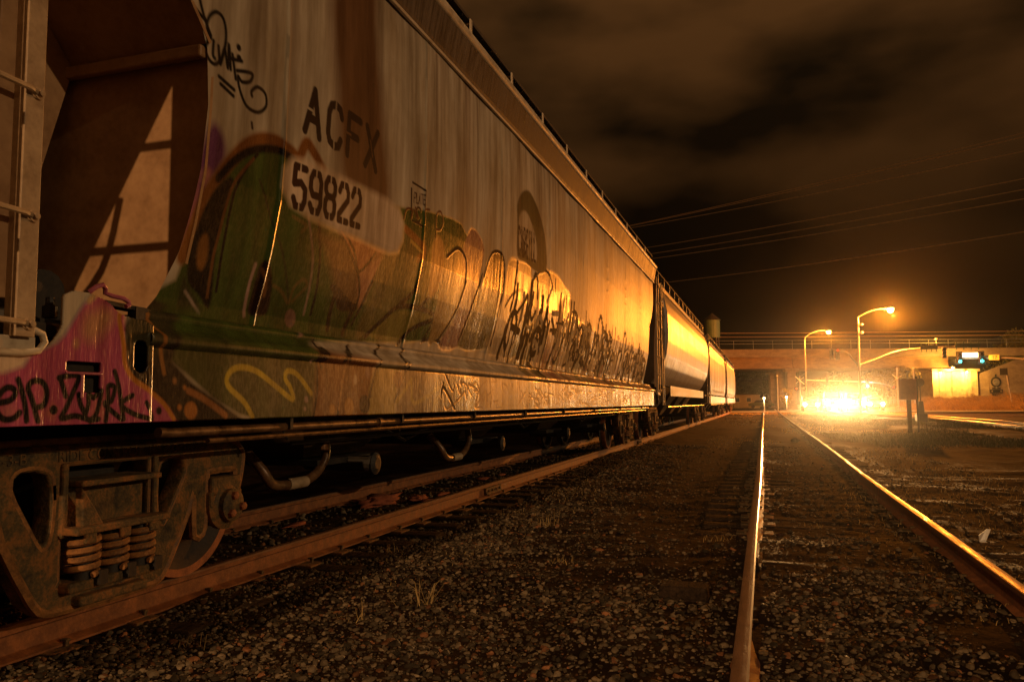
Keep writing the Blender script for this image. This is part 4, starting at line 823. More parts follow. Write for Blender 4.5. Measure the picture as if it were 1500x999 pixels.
def ground():
    # one sheet: fine near the camera, coarse far away
    xs = np.concatenate([[-690, -300, -120, -60, -30, -16], np.arange(-9, 5.01, .06), np.arange(5.12, 9, .12), np.arange(9, 18, .3), [18, 21, 25, 30, 40, 60, 120, 300, 690]])
    ys = np.concatenate([[-690, -200, -60, -20, -6], np.arange(-1, 16, .06), np.arange(16, 40, .25), np.arange(40, 90, .8), [92, 96, 105, 120, 150, 200, 300, 450, 690]])
    Y, X = np.meshgrid(ys, xs, indexing='ij'); Z = gz(X, Y)
    V = np.stack([X, Y, Z], -1).reshape(-1, 3)
    fast('ground', V, grid(*Y.shape), 'ground', smooth=True, kind='structure')
ground()
flat('road', -160, 160, 89.5, 103.5, -.06, 'asphalt'); flat('side_street', 3.0, 17.0, 103.5, 330, -.064, 'asphalt')
for k, (x0, x1) in enumerate(((-160, -8), (3, 160))): flat('road_line', x0, x1, 96.4, 96.6, -.055, 'yellowsign')
def hill(name, xs, hs, y, depth, seed):
    n = 90; X = np.linspace(xs[0], xs[-1], n); Hh = np.interp(X, xs, hs)+3*(vnoise(X, X*0, seed, .06, 1)-.5)+1.5*(vnoise(X, X*0, seed+1, .3, 1)-.5); rows = 14
    V = []
    for j in range(rows):
        t = j/(rows-1); prof = sin(t*pi/2)
        zz = Hh*prof*(.92+.16*vnoise(X, X*0+j, seed+2, .12, .6)); V.append(np.stack([X, np.full(n, y+depth*t), np.maximum(zz, 0)*(1 if j else 0)-.3], -1))
    fast(name, np.concatenate(V), grid(rows, n), 'hill', smooth=True, kind='structure')
hill('hill', [-60, 0, 40, 80, 120, 160, 240, 330], [2, 12, 20, 27, 33, 36, 37, 30], 300, 160, 70)

# ------------------------------------------------------------------ rails and sleepers
RAIL = [(-.07, -.17), (.07, -.17), (.07, -.158), (.012, -.138), (.009, -.05), (.034, -.038), (.036, -.011), (.027, 0), (-.026, 0), (-.036, -.008), (-.034, -.038), (-.009, -.05), (-.012, -.138), (-.07, -.158)]
def rail(name, path, top, label, group, joints=()):
    mis = [0]*14; mis[7] = mis[8] = 1; mis[6] = 2
    if top == 'railtopdull3': mis[8] = 2
    o = obj(name, MB().sweep(RAIL, path, mis), ['railside', top, 'railtop' if top in ('railtopdull2', 'railtopdull3', 'railtop') else top], None, smooth=True, fix=True)
    tag(o, label, 'rail', group)
    return o
M['railtopdull2'] = M['railtopdull']; M['railtopdull3'] = M['railmid']
def straight(x, y0, y1, amp, seed):
    ys = np.concatenate([np.arange(y0, 20, 1.0), np.arange(20, y1, 3.0), [y1]])
    w = amp*(vnoise(ys, ys*0, seed, .16, 1)-.5)*2
    return [(x+d, y, .5*d) for y, d in zip(ys, w)]
r1 = rail('railway_rail', straight(-3.602, -25, 89, .006, 1), 'railtopdull', 'rusty brown rail under the near wheels of the hopper wagons', 'rails of the wagon track')
r2 = rail('railway_rail', straight(-5.098, -25, 89, .006, 2), 'railtopdull', 'rusty rail under the far side of the hopper wagons', 'rails of the wagon track')
r3 = rail('railway_rail', straight(-.121, -6, 130, .010, 3), 'railtopdull2', 'bright edged rail running straight up the middle of the empty track, left of its pair', 'rails of the empty track')
r4 = rail('railway_rail', straight(1.384, -6, 130, .018, 4), 'railtopdull3', 'gleaming rail curving to the lower right corner, right of its pair', 'rails of the empty track')
for k, p in enumerate(((10.25, 11.15), (11.75, 12.65))):
    path = smoothpts([(13.0+1.55*k-.2, 2, 0), (11.4+1.55*k, 18, 0), (10.25+1.55*k, 34, 0), (10.35+1.55*k, 48, 0), (9.9+1.5*k, 62, 0), (8.1+1.5*k, 78, 0), (5.9+1.5*k, 92, 0), (2.0+1.5*k, 110, 0)], 6)
    rail('railway_rail', [tuple(q) for q in path], 'railtop', ['curved shiny rail of the siding on the right, nearer of its two', 'curved shiny rail of the siding on the right, farther of its two'][k], 'rails of the siding')
for y, x, s, par in ((10.25, -3.602, 1, r1), (6.35, -.121, 1, r3), (23.5, -3.602, 1, r1), (14.2, 1.384, -1, r4)):
    mb = MB(); mb.box((x+s*.030, y, -.088), (.034, .62, .085)); mb.box((x+s*.045, y, -.120), (.03, .62, .025))
    for k in range(4): mb.lathe([(.017, 0), (.017, s*.024), (.001, s*.026)], (x+s*.044, y-.225+.15*k, -.085), 'X', 6)
    j = obj('joint_bar', mb, 'rust', par, bevel=.004)
def sleepers():
    mb = MB(); L_ = 2.6
    rs = []
    for i, x in enumerate(np.linspace(-L_/2, L_/2, 9)):
        rs.append([(x, -.115+random.uniform(-.006, .006), -.12), (x, .115+random.uniform(-.006, .006), -.12), (x, .112+random.uniform(-.01, .01), 0+random.uniform(-.010, 0)), (x, 0, .004+random.uniform(-.012, 0)), (x, -.112+random.uniform(-.01, .01), random.uniform(-.010, 0))])
    mb.rings(rs)
    first = obj('sleeper', mb, 'wood', None, bevel=.01)
    pl = MB()
    for s in (-1, 1): pl.box((s*.7525, 0, .007), (.36, .18, .014)) if False else None
    for s in (-1, 1):
        mb = MB(); mb.box((s*.7525, 0, .003), (.34, .19, .016)); tp = obj('tie_plate', mb, 'rust', first, bevel=.003)
        for q in (-1, 1):
            mb = MB(); mb.box((s*.7525+q*.085, q*.05, .022), (.022, .022, .03)); mb.box((s*.7525+q*.078, q*.05, .040), (.045, .03, .014)); obj('spike', mb, 'rust', tp, bevel=.003)
    n = 0
    def place(c, y, lab, grp):
        nonlocal n
        o = first if n == 0 else dup(first)
        o.location = Vector((c+random.uniform(-.05, .05), y, -.300)); o.rotation_euler = (0, random.uniform(-.006, .006), random.uniform(-.012, .012)); o['label'] = lab; o['category'] = 'sleeper'; o['group'] = grp; n += 1
    for k in range(44): place(XC, 1.6+.56*k+random.uniform(-.03, .03), 'weathered timber sleeper under the rails the hopper wagons stand on', 'sleepers of the wagon track')
    for k in range(44): place(.63, 2.4+.56*k+random.uniform(-.03, .03), 'half buried timber sleeper between the two rails of the empty track', 'sleepers of the empty track')
sleepers()
# ------------------------------------------------------------------ ballast stones, grass, litter
def ico(sub):
    bm = bmesh.new(); bmesh.ops.create_icosphere(bm, subdivisions=sub, radius=1); v = np.array([p.co for p in bm.verts]); f = np.array([[q.index for q in p.verts] for p in bm.faces]); bm.free(); return v, f
def stones(name, n, region, size, sub, label, cat, dens=None):
    bv, bf = ico(sub); x = rng.uniform(region[0], region[1], n*3); y = region[2]+(region[3]-region[2])*rng.random(n*3)**1.5
    keep = rng.random(n*3) < dens(x, y); x, y = x[keep][:n], y[keep][:n]; n = len(x)
    r = size*np.exp(np.clip(rng.normal(0, .5, n), -1.2, .95)); 
    var = []
    for k in range(24):
        q = bv.copy()
        for _ in range(9):   # chop with random planes: broken stone
            d = rng.normal(size=3); d /= np.linalg.norm(d); h = rng.uniform(.34, .66); s = q@d; q = q-np.maximum(s-h, 0)[:, None]*d
        var.append(q*(1+rng.normal(0, .015, (len(q), 1))))
    var = np.array(var); w = rng.integers(0, 24, n)
    A = rng.normal(size=(n, 3, 3)); Q = np.linalg.qr(A)[0]
    sc = np.stack([rng.uniform(.8, 1.25, n), rng.uniform(.8, 1.25, n), rng.uniform(.55, .9, n)], 1)
    P = np.einsum('nij,nkj->nki', Q, var[w])*sc[:, None]*r[:, None, None]
    P += np.stack([x, y, gz(x, y)+r*.25*rng.uniform(-.3, 1, n)], 1)[:, None]
    F = bf[None]+(np.arange(n)*len(bv))[:, None, None]
    g = .025+.19*rng.random(n)**2; c = np.stack([g*1.2, g*.86, g*.50], 1); c[rng.random(n) < .10] *= (1.25, .75, .55); c[rng.random(n) < .03] *= 1.5
    T = np.concatenate([np.repeat(c, len(bv), 0), np.ones((n*len(bv), 1))], 1)
    o = fast(name, P.reshape(-1, 3), F.reshape(-1, 3), 'stone', None, False, T, kind='stuff'); o['label'] = label; o['category'] = cat
    return o
def d_left(x, y):   # dense along the wagon track and round the empty one, thin in the cinders between
    a = np.exp(-((x+2.9)/.95)**2)+.95*np.exp(-((x+.9-.0*y)/1.1)**2*1.0)*np.clip((6.5-y)/2.5, .10, 1)+.8*np.exp(-((x-.63)/.72)**2)*np.clip((9-y)/4, .45, 1)*(vnoise(x+50, y, 90, 1.0, 1.2) > .35)
    a = a*(.55+.9*vnoise(x+90, y, 91, 1.6, 1.6)); a = np.maximum(a, .07)
    rail_ = np.minimum(np.abs(x+3.602), np.minimum(np.abs(x+.121), np.abs(x-1.384)))
    return np.where(rail_ < .075, 0, np.clip(a, 0, 1))*(x > -3.9+.0)
stones('near_ballast', 30000, (-3.5, 3.2, 2.2, 7.0), .0118, 2, 'pale broken ballast stones lying between and beside the two tracks', 'ballast', d_left)
stones('far_ballast', 19000, (-3.5, 3.6, 6.6, 24), .017, 1, 'ballast stones thinning out along the tracks into the distance', 'ballast', d_left)
stones('fine_grit', 16000, (-3.5, 4.5, 2.2, 15), .0085, 1, 'fine dark grit and cinders scattered over the ground', 'grit', lambda x, y: np.where(np.minimum(np.abs(x+3.602), np.minimum(np.abs(x+.121), np.abs(x-1.384))) < .07, 0, 1))
stones('track_ballast', 5000, (-5.6, -3.7, 3, 24), .022, 1, 'dark stones between the rails under the wagons', 'ballast', lambda x, y: np.where(np.abs(x+5.098) < .08, 0, .8))
def blades(name, x, y, z, h, w, mat, lean=.5, label='', cat='grass', kind='stuff', wind=(0, 0)):
    n = len(x); a = rng.uniform(0, 2*pi, n); l = rng.uniform(.1, lean, n)
    w = np.broadcast_to(w, (n,)); dx, dy = np.cos(a)*l+wind[0], np.sin(a)*l+wind[1]; b = rng.uniform(0, 2*pi, n); px, py = np.cos(b)*w/2, np.sin(b)*w/2
    B = np.stack([x, y, z], 1); side = np.stack([px, py, 0*px], 1)
    mid = B+np.stack([dx*h*.35, dy*h*.35, h*.6], 1); top = B+np.stack([dx*h*1.0, dy*h*1.0, h*(.95-.3*l)], 1)
    V = np.stack([B-side, B+side, mid+side*.7, mid-side*.7, top], 1).reshape(-1, 3); o = np.arange(n)*5
    F = np.concatenate([np.stack([o, o+1, o+2], 1), np.stack([o, o+2, o+3], 1), np.stack([o+3, o+2, o+4], 1)])
    ob = fast(name, V, F, mat, kind=kind); ob['label'] = label; ob['category'] = cat
    return ob
n = 70000; x = rng.uniform(2.0, 10.5, n); y = rng.uniform(24, 80, n); k = vnoise(x, y, 61, .45, .16) > .47; x, y = x[k], y[k]
blades('weed_patch', x, y, gz(x, y), rng.uniform(.03, .13, len(x))*(1+1.2*(vnoise(x, y, 63, .8, .8) > .62)), .014, 'grass', .9, 'patchy weeds and grass between the empty track and the siding', 'weeds')
n = 26000; x = rng.uniform(-3.0, 7.5, n); y = 5+83*rng.random(n)**1.3; k = vnoise(x+40, y, 62, .7, .2) > .60; x, y = x[k], y[k]
blades('dry_weeds', x, y, gz(x, y), rng.uniform(.02, .09, len(x))*np.clip(y/14, .45, 1), .0025+.0005*y, 'drygrass', 1.2, 'short dry weeds lying in patches over the cinders around the empty track', 'weeds')
n = 12000; x = rng.uniform(-9, 14, n); y = rng.uniform(83, 89.3, n); k = np.minimum(np.abs(x+.12), np.abs(x-1.38)) > .15; x, y = x[k], y[k]
blades('verge_grass', x, y, gz(x, y), rng.uniform(.05, .20, len(x)), .03, 'drygrass', .8, 'bright dry grass strip along the near edge of the road', 'grass')
def tuft(x, y, n, h, label):
    a = rng.normal(0, .06, n); b = rng.normal(0, .06, n)
    o = blades('grass_tuft', x+a, y+b, gz(x+a, y+b)-.01, rng.uniform(.3, 1.1, n)*h, .006, 'drygrass', 1.3, label, 'grass tuft', None); o['group'] = 'dry grass tufts in the ballast'
    pass
    return o
for x, y, n, h, l in ((-1.62, 6.3, 26, .09, 'low spreading dry tuft in the cinders midway between the two tracks'), (-.42, 7.4, 22, .10, 'low dry tuft hugging the left side of the bright edged rail'), (-3.05, 6.2, 20, .12, 'dry tuft beside the rusty rail short of its joint bar'), (2.2, 5.6, 24, .11, 'spreading dry tuft right of the gleaming rail nearest the camera'), (.5, 8.6, 20, .08, 'small dry tuft between the rails of the empty track'), (-2.22, 8.1, 16, .24, 'dry grass tuft farthest back in the ballast between the two tracks'), (-2.15, 4.75, 22, .22, 'taller dry grass tuft in the ballast at the bottom of the picture'), (-2.35, 4.30, 14, .15, 'small reddish dry grass tuft beside the taller one in the near ballast'), (-2.95, 3.55, 6, .16, 'few dry stalks beside the near end of the rusty rail'), (2.9, 7.3, 10, .12, 'low dry tuft right of the gleaming rail')):
    tuft(x, y, n, h, l)
# dry grass bank in front of the abutment
def bank():
    xs = np.linspace(14, 110, 150); ys = np.linspace(104, 132, 40); Y, X = np.meshgrid(ys, xs, indexing='ij')
    t = (Y-104)/28; Z = -.2+(1.0+.03*np.clip(X-16, 0, 40)+.9*(vnoise(X, Y, 80, .5, .5)-.5)+.5*(vnoise(X, Y, 81, 1.4, 1.4)-.5))*np.clip(t*2.2, 0, 1)**.8*np.clip((X-14)/8, 0, 1)
    o = fast('grass_bank', np.stack([X, Y, Z], -1).reshape(-1, 3), grid(*Y.shape), 'drygrass', smooth=True, kind='structure')
    n = 34000; x = rng.uniform(17, 75, n); y = 104.3+rng.random(n)**1.6*24; u = (y-104)/28
    z = -.2+(1.0+.03*np.clip(x-16, 0, 40)+.9*(vnoise(x, y, 80, .5, .5)-.5)+.5*(vnoise(x, y, 81, 1.4, 1.4)-.5))*np.clip(u*2.2, 0, 1)**.8*np.clip((x-14)/8, 0, 1)
    blades('bank_grass', x, y, z-.02, rng.uniform(.25, .85, n)*(.4+.9*vnoise(x, y, 83, .45, .45)), .05, 'drygrass', .5, 'long dry grass leaning over the bank before the bridge abutment', 'grass', 'stuff', (-.75, -.1))
bank()
def lump(name, loc, d, mat, label, cat, sub=2, seed=0):
    r_ = np.random.default_rng(seed); v, f = ico(sub); v = v*(1+.22*r_.normal(size=(len(v), 1)))*np.array(d)/2
    o = fast(name, v+np.array(loc), f, mat, smooth=False); tag(o, label, cat); return o
lump('red_clod', (-5.0+.35, 9.0, -.13), (.30, .75, .14), 'rag', 'flat rusty red slab of debris lying between the wagon rails', 'debris', 3, 3)
lump('red_clod', (-4.35, 9.5, -.15), (.2, .4, .07), 'rag', 'smaller rusty red scrap beside the flat slab between the wagon rails', 'debris', 3, 4)
for k in range(9): lump('bark_scrap', (-4.35+rng.normal(0, .30), 7.2+k*.75, -.165), (.12+.1*rng.random(), .35, .035), 'rag', 'small reddish scrap among others scattered between the wagon rails', 'debris', 2, 20+k)['group'] = 'reddish scraps between the wagon rails'
lump('pale_rock', (.86, 26.0, -.11), (.24, .2, .15), 'stone', 'single pale rock lying between the rails of the empty track', 'rock', 2, 9)
def scrap():
    mb = MB(); P = [(1.74, 7.84, -.15), (1.80, 7.90, -.15), (1.86, 7.98, -.06), (1.83, 7.99, -.06), (1.76, 7.95, -.11)]
    mb.poly(P, (.004, -.004, .004)); mb.poly([(1.74, 7.84, -.148), (1.79, 7.83, -.15), (1.80, 7.90, -.14)], (0, 0, .006)); tag(obj('paper_scrap', mb, 'paper'), 'crumpled white paper scrap lying right of the gleaming rail', 'litter')
scrap()
mb = MB(); mb.box((-.52, 5.15, -.125), (.30, .20, .12)); tag(obj('timber_block', mb, 'wood', bevel=.02), 'short dark timber block just left of the bright edged rail', 'timber')
# ------------------------------------------------------------------ the wagons further down the line
def body_sheet(car, y0, y1, prof, mat, ribs, name='tank_shell', wave=.004):
    ys = np.arange(y0, y1+.01, .07); s = np.array(prof, float); d = np.concatenate([[0], np.cumsum(np.hypot(*np.diff(s, axis=0).T))]); q = np.linspace(0, d[-1], 70)
    h = np.interp(q, d, s[:, 0]); z = np.interp(q, d, s[:, 1])
    Y, Hh = np.meshgrid(ys, h, indexing='xy'); Z = np.repeat(z[:, None], len(ys), 1)
    W = wave*np.sin(Y*2*pi/1.9+Z)+.6*wave*np.sin(Y*2*pi/.62)
    for r_ in ribs: W = W + .03*np.exp(-((Y-r_)/.05)**4)
    Hh = Hh+np.where(Z > 1.7, W, 0)
    V = np.concatenate([np.stack([XC+Hh, Y, Z], -1).reshape(-1, 3), np.stack([XC-Hh, Y, Z], -1).reshape(-1, 3)]); F = grid(*Y.shape)
    return fast(name, V, np.concatenate([F[:, ::-1], F+Y.size]), mat, car, True)
def far_car(y0, y1, label, mat, prof, ribs, sillmat, sillz, seed, bogies=(2.0, 2.0)):
    car = thing('hopper_car', label, 'hopper wagon', (XC, y0, 0), 'freight wagons standing in line')
    body_sheet(car, y0+1.2, y1-1.2, prof, mat, ribs)
    ring = [(h, z) for h, z in prof]+[(-h, z) for h, z in prof[::-1]]
    for y, d in ((y0+1.2, -1), (y1-1.2, 1)):
        mb = MB(); mb.rings([[(XC+h*.995, y, z) for h, z in ring], [(XC+h*.97, y+d*.07, z*.99+.02) for h, z in ring], [(XC+h*.6, y+d*.16, 2.9+(z-2.9)*.6) for h, z in ring]])
        obj('end_head', mb, mat, car, True)
    mb = MB(); mb.rings([[(XC+x, y, z) for x, z in ((-1.2, prof[-1][1]-.1), (-.9, prof[-1][1]+.1), (0, prof[-1][1]+.17), (.9, prof[-1][1]+.1), (1.2, prof[-1][1]-.1))] for y in (y0+1.0, y1-1.0)]); obj('roof', mb, mat, car)
    zt = prof[-1][1]; xt = prof[-1][0]
    for s in (1, -1):
        mb = MB(); mb.rings([[(XC+s*(xt+a), y, zt+b) for a, b in ((.0, -.06), (.07, -.04), (.10, .05), (.06, .10), (-.05, .10))] for y in (y0+.9, y1-.9)]); obj('eave', mb, 'eave', car)
        mb = MB(); mb.box((XC+s*1.50, (y0+y1)/2, (sillz[0]+sillz[1])/2), (.03, y1-y0-(6.0 if sillmat == 'palesill' else 1.2), sillz[1]-sillz[0])); obj('side_sill', mb, sillmat, car)
    wb = MB(); wb.box((XC+xt-.25, (y0+y1)/2, zt+.42), (.62, y1-y0-1.2, .035)); wk = obj('running_board', wb, 'walk', car)
    for y in np.arange(y0+1.2, y1-.8, 1.5): mb = MB(); mb.box((XC+xt+.04, y, zt+.25), (.014, .05, .34)); obj('board_bracket', mb, 'cream', wk)
    mb = MB(); mb.box((XC, (y0+y1)/2, 1.02), (.5, y1-y0-.8, .36)); obj('centre_sill', mb, 'dark', car)
    for y in np.linspace(y0+5, y1-5, 4):
        mb = MB(); mb.rings([[(XC-1.2, y-1.5, 1.6), (XC+1.2, y-1.5, 1.6), (XC+1.2, y+1.5, 1.6), (XC-1.2, y+1.5, 1.6)], [(XC-.5, y-.4, .60), (XC+.5, y-.4, .60), (XC+.5, y+.4, .60), (XC-.5, y+.4, .60)]]); obj('discharge_chute', mb, 'chute', car)
    mb = MB(); mb.tube([(XC+1.46, y0+2.5, .93), (XC+1.46, y1-2.5, .93)], .035, 8); obj('brake_pipe', mb, 'pipe', car, True)
    for y in (y0+.75, y1-.75):
        mb = MB()
        for q in (-.2, .2): mb.box((XC+1.56, y+q, (1.0+zt)/2), (.03, .05, zt-1.0))
        for z in np.arange(1.1, zt-.1, .42): mb.tube([(XC+1.57, y-.2, z), (XC+1.57, y+.2, z)], .012, 6)
        obj('ladder', mb, 'cream' if y < y0+2 else 'eave', car)
        mb = MB(); mb.box((XC, y-.3*(1 if y < y0+2 else -1), 1.25), (2.9, .06, .45)); mb.box((XC, y+.1, 1.42), (2.9, 1.3, .06)); obj('end_platform', mb, 'dark', car)
        mb = MB(); mb.box((XC, y+(-.9 if y < y0+2 else .9), .87), (.2, .6, .22)); obj('coupler', mb, 'rust', car, bevel=.03)
    for y in (y0+bogies[0], y1-bogies[1]): dup(BOGIE, car, Vector((XC, y, 0))-worldloc(car))
    return car
PT = [(1.18, 1.64), (1.34, 1.86), (1.50, 2.15), (1.62, 2.5), (1.675, 2.9), (1.69, 3.3), (1.67, 3.75), (1.60, 4.1), (1.50, 4.4), (1.38, 4.55)]
PB = [(1.46, 1.50), (1.53, 1.8), (1.57, 2.3), (1.58, 3.0), (1.57, 3.6), (1.52, 4.1), (1.45, 4.35)]
far_car(22.4, 42.4, 'round bellied grey hopper wagon with a pale green sill, second in the line', 'tank2', PT, [], 'palesill', (1.28, 1.60), 1, (1.9, 1.9))
far_car(43.1, 62.9, 'ribbed brown hopper wagon, third in the line behind the round bellied one', 'tank3', PB, np.arange(45, 62, 1.15), 'tank3', (1.0, 1.42), 2)
far_car(63.6, 83.8, 'ribbed brown hopper wagon farthest down the line, its end facing the road', 'tank3', PB, np.arange(65.5, 82.5, 1.15), 'tank3', (1.0, 1.42), 3)

def coupled_wagon():
    # unseen wagon coupled behind: end shaped and placed to shade the near wagon's bulkhead
    t = thing('hopper_car', 'hopper wagon coupled behind the nearest one, unseen past the left edge, its end shaped to cast shade', 'hopper wagon', (XC, -8, 0), 'freight wagons standing in line')
    sec = [(-1.54, 3.9), (-.87, 2.75), (-.35, 1.75), (.35, 1.75), (.87, 2.75), (1.54, 3.9), (1.54, 4.4), (.9, 4.66), (0, 4.74), (-.9, 4.66), (-1.54, 4.4)]
    mb = MB(); mb.rings([[(XC+x, y, z) for x, z in sec] for y in (-16.5, -5.4)]); obj('hopper_body', mb, 'cream', t)  # body cut short so lamplight passes on to the end panel
    mb = MB(); mb.rings([[(XC+x, y, z) for x, z in sec] for y in (.54, .60)]); obj('end_shade_panel', mb, 'cream', t)  # loose panel added to cut the lamplight into a slanting patch
    for s in (1, -1):
        mb = MB(); mb.box((XC+s*1.515, .58, 2.7), (.23, .05, 3.5)); obj('corner_post', mb, 'cream', t)  # unseen posts added to shade the bulkhead's outer edges
        for z in (2.02, 2.22, 2.85, 3.35): mb = MB(); mb.tube([(XC+s*.45, .62, z), (XC+s*1.4, .62, z)], .022, 6); obj('rung', mb, 'cream', t)  # bars added to cast lines across the lit patch
        mb = MB(); mb.tube([tuple(p) for p in smoothpts([(XC+s*1.10, .64, 3.1), (XC+s*1.0, .64, 2.75), (XC+s*.75, .64, 2.5), (XC+s*.62, .64, 2.45)], 4)], .025, 6); mb.tube([(XC+s*.95, .64, 2.45), (XC+s*1.2, .64, 2.0)], .025, 6); obj('brake_rod', mb, 'dark', t)  # rods added for the curved and slanting shadow lines
        mb = MB(); mb.box((XC+s*1.5, -8, 1.2), (.04, 18, .4)); obj('side_sill', mb, 'cream', t)
    mb = MB(); mb.box((XC, -8, 1.02), (.5, 18.6, .36)); mb.box((XC, .8, .95), (2.9, .7, .08)); obj('centre_sill', mb, 'dark', t)
    for y in (-14.0, -1.2): dup(BOGIE, t, Vector((XC, y, 0))-worldloc(t))
coupled_wagon()
# the yard lamp behind the photographer that throws the pale patch on the bulkhead
t = thing('yard_lamp', 'tall lamp on a pole behind the photographer, outside the picture', 'street lamp', (-1.1, -20.6, -.2))
mb = MB(); mb.tube([(-1.1, -20.6, -.2), (-1.1, -20.6, 9.3), (-1.7, -20.3, 9.65), (-2.0, -20.2, 9.7)], [.12, .08, .05, .04], 8); obj('pole', mb, 'galv', t, True)
mb = MB(); mb.box((-2.05, -20.15, 9.66), (.5, .3, .12)); obj('lamp_head', mb, 'galv', t, bevel=.03)
point('yard lamp light', (-2.03, -20.0, 9.40), YARD, (1.0, .58, .27), .07)


# ------------------------------------------------------------------ overpass
def bx(p, q):  return lambda X: p+(q-p)*(X+4.8)/36.4
def BY(x): return 140+12*(x+4.8)/36.4                 # the bridge runs slightly askew
ANG = math.atan2(12, 36.4)
def along(x, off=0, z=0): return (x+off*-sin(ANG), BY(x)+off*cos(ANG), z)
def slab(mb, x0, x1, o0, o1, z0, z1, mi=0):
    p = [along(x0, o0), along(x1, o0), along(x1, o1), along(x0, o1)]
    mb.add([(a, b, z0) for a, b, _ in p]+[(a, b, z1) for a, b, _ in p], [(3, 2, 1, 0), (4, 5, 6, 7), (0, 1, 5, 4), (1, 2, 6, 5), (2, 3, 7, 6), (3, 0, 4, 7)], mi)
br = thing('road_overpass', 'long concrete road bridge crossing above the end of the tracks', 'bridge', along(10, 6, 0))
mb = MB(); slab(mb, -75, 75, -.25, 12.2, 8.72, 9.05); obj('deck', mb, 'concrete', br)
for o in (-.35, 2.6, 5.4, 8.2, 10.6):
    mb = MB()
    for x0, x1 in ((-75, -40), (-39.9, 4.85), (4.95, 30.5)): slab(mb, x0, x1, o+.7, o+1.1, 7.05, 8.70); slab(mb, x0, x1, o+.45, o+1.35, 6.72, 7.04)
    obj('girder', mb, 'girder', br)
mb = MB(); slab(mb, -75, 75, -.30, -.02, 9.06, 9.95); slab(mb, -75, 75, -.36, .04, 9.96, 10.06)
for k in range(24): slab(mb, -70+k*6, -69.96+k*6, -.312, -.29, 9.08, 9.93)
obj('parapet', mb, 'concrete', br)
mb = MB()
for z in (11.0, 11.55): mb.tube([along(x, -.16, z) for x in (-75, 0, 75)], .035, 6)
for x in np.arange(-72, 74, 3.2): mb.tube([along(x, -.16, 10.05), along(x, -.16, 11.55)], .03, 6)
obj('railing', mb, 'galv', br)
for o in (1.6, 6.0, 10.4):
    mb = MB(); p = along(4.95, o); mb.box((p[0], p[1], 3.05), (1.5, 1.1, 6.3), 0, ANG); mb.box((p[0], p[1], 6.45), (2.4, 1.6, .52), 0, ANG); obj('pier_column', mb, 'concrete', br, bevel=.05)
for o in (1.6, 6.0, 10.4):
    mb = MB(); p = along(-40, o); mb.box((p[0], p[1], 3.05), (1.5, 1.1, 6.3), 0, ANG); mb.box((p[0], p[1], 6.45), (2.4, 1.6, .52), 0, ANG); obj('pier_column', mb, 'concrete', br, bevel=.05)
# abutment: block wall in bays with a cap, wing wall with a mural
ab = thing('bridge_abutment', 'brightly lit block abutment under the right end of the bridge', 'abutment', along(31, -1.0, 0))
mb = MB()
for k in range(7):
    x0 = 27.0+k*1.05; slab(mb, x0, x0+1.04, -1.2-.12*(k % 2), 12, -.3, 6.0)
obj('block_wall', mb, 'concrete2', ab)
mb = MB(); slab(mb, 26.8, 34.6, -1.55, 12, 6.02, 6.45); obj('cap_beam', mb, 'concrete', ab, bevel=.05)
for x, z in ((27.9, 5.80), (29.9, 6.62), (32.1, 5.85)):
    p = along(x, -2.1); mb = MB(); mb.box((p[0], p[1]+.2, z+.16), (.34, .42, .12)); f = obj('wall_lamp', mb, 'black', ab, bevel=.02)
    mb = MB(); mb.lathe([(.02, -.12), (.15, -.08), (.18, .05), (.10, .09)], (p[0], p[1], z), 'Z', 12); obj('lamp_bulb', mb, 'lampglow2', f, True)
    point('wall lamp light', (p[0], p[1]-.35, z-.25), WALLW, (1, .47, .07), .15)
ww = thing('wing_wall', 'dim concrete wing wall with a steam engine mural, sloping behind the grass bank', 'wall', along(45, -.6, 0))
mb = MB(); a = [along(34.7, -.9), along(75, -.9)]
mb.add([(a[0][0], a[0][1], -.3), (a[1][0], a[1][1], -.3), (a[1][0], a[1][1], 9.0), (a[0][0]+9, a[0][1]+9*math.tan(ANG), 9.0), (a[0][0], a[0][1], 5.6)]+[(a[0][0], a[0][1]+.6, -.3), (a[1][0], a[1][1]+.6, -.3), (a[1][0], a[1][1]+.6, 9.0), (a[0][0]+9, a[0][1]+.6+9*math.tan(ANG), 9.0), (a[0][0], a[0][1]+.6, 5.6)], [(0, 1, 2, 3, 4), (9, 8, 7, 6, 5), (0, 5, 6, 1), (1, 6, 7, 2), (2, 7, 8, 3), (3, 8, 9, 4), (4, 9, 5, 0)])
for k in range(8): slab(mb, 36.2+k*3.2, 36.26+k*3.2, -.94, -.90, 0, 5.4)
for z in (2.3, 4.5): slab(mb, 34.8, 75, -.93, -.90, z, z+.05)
obj('wall_face', mb, 'concrete', ww)
def disc(mb, cx, cz, r, off, n=20, ri=0):
    c = along(cx, off); u = Vector((cos(ANG), sin(ANG), 0)); P = [Vector((c[0], c[1], cz))+r*cos(2*pi*k/n)*u+Vector((0, 0, r*sin(2*pi*k/n))) for k in range(n)]
    mb.poly([tuple(p) for p in P], (sin(ANG)*.01, -cos(ANG)*.01, 0))
mb = MB(); slab(mb, 36.5, 38.4, -.955, -.945, 1.0, 1.7); slab(mb, 36.7, 38.2, -.955, -.945, 1.75, 2.2); slab(mb, 36.4, 38.5, -.955, -.945, 2.25, 2.9); slab(mb, 36.75, 38.15, -.955, -.945, 2.95, 3.2); disc(mb, 37.45, 4.15, .92, -.945); slab(mb, 37.3, 37.6, -.955, -.945, 5.0, 5.5); slab(mb, 36.9, 38.0, -.955, -.945, .3, .95)
mu = obj('engine_mural', mb, 'black', ww)
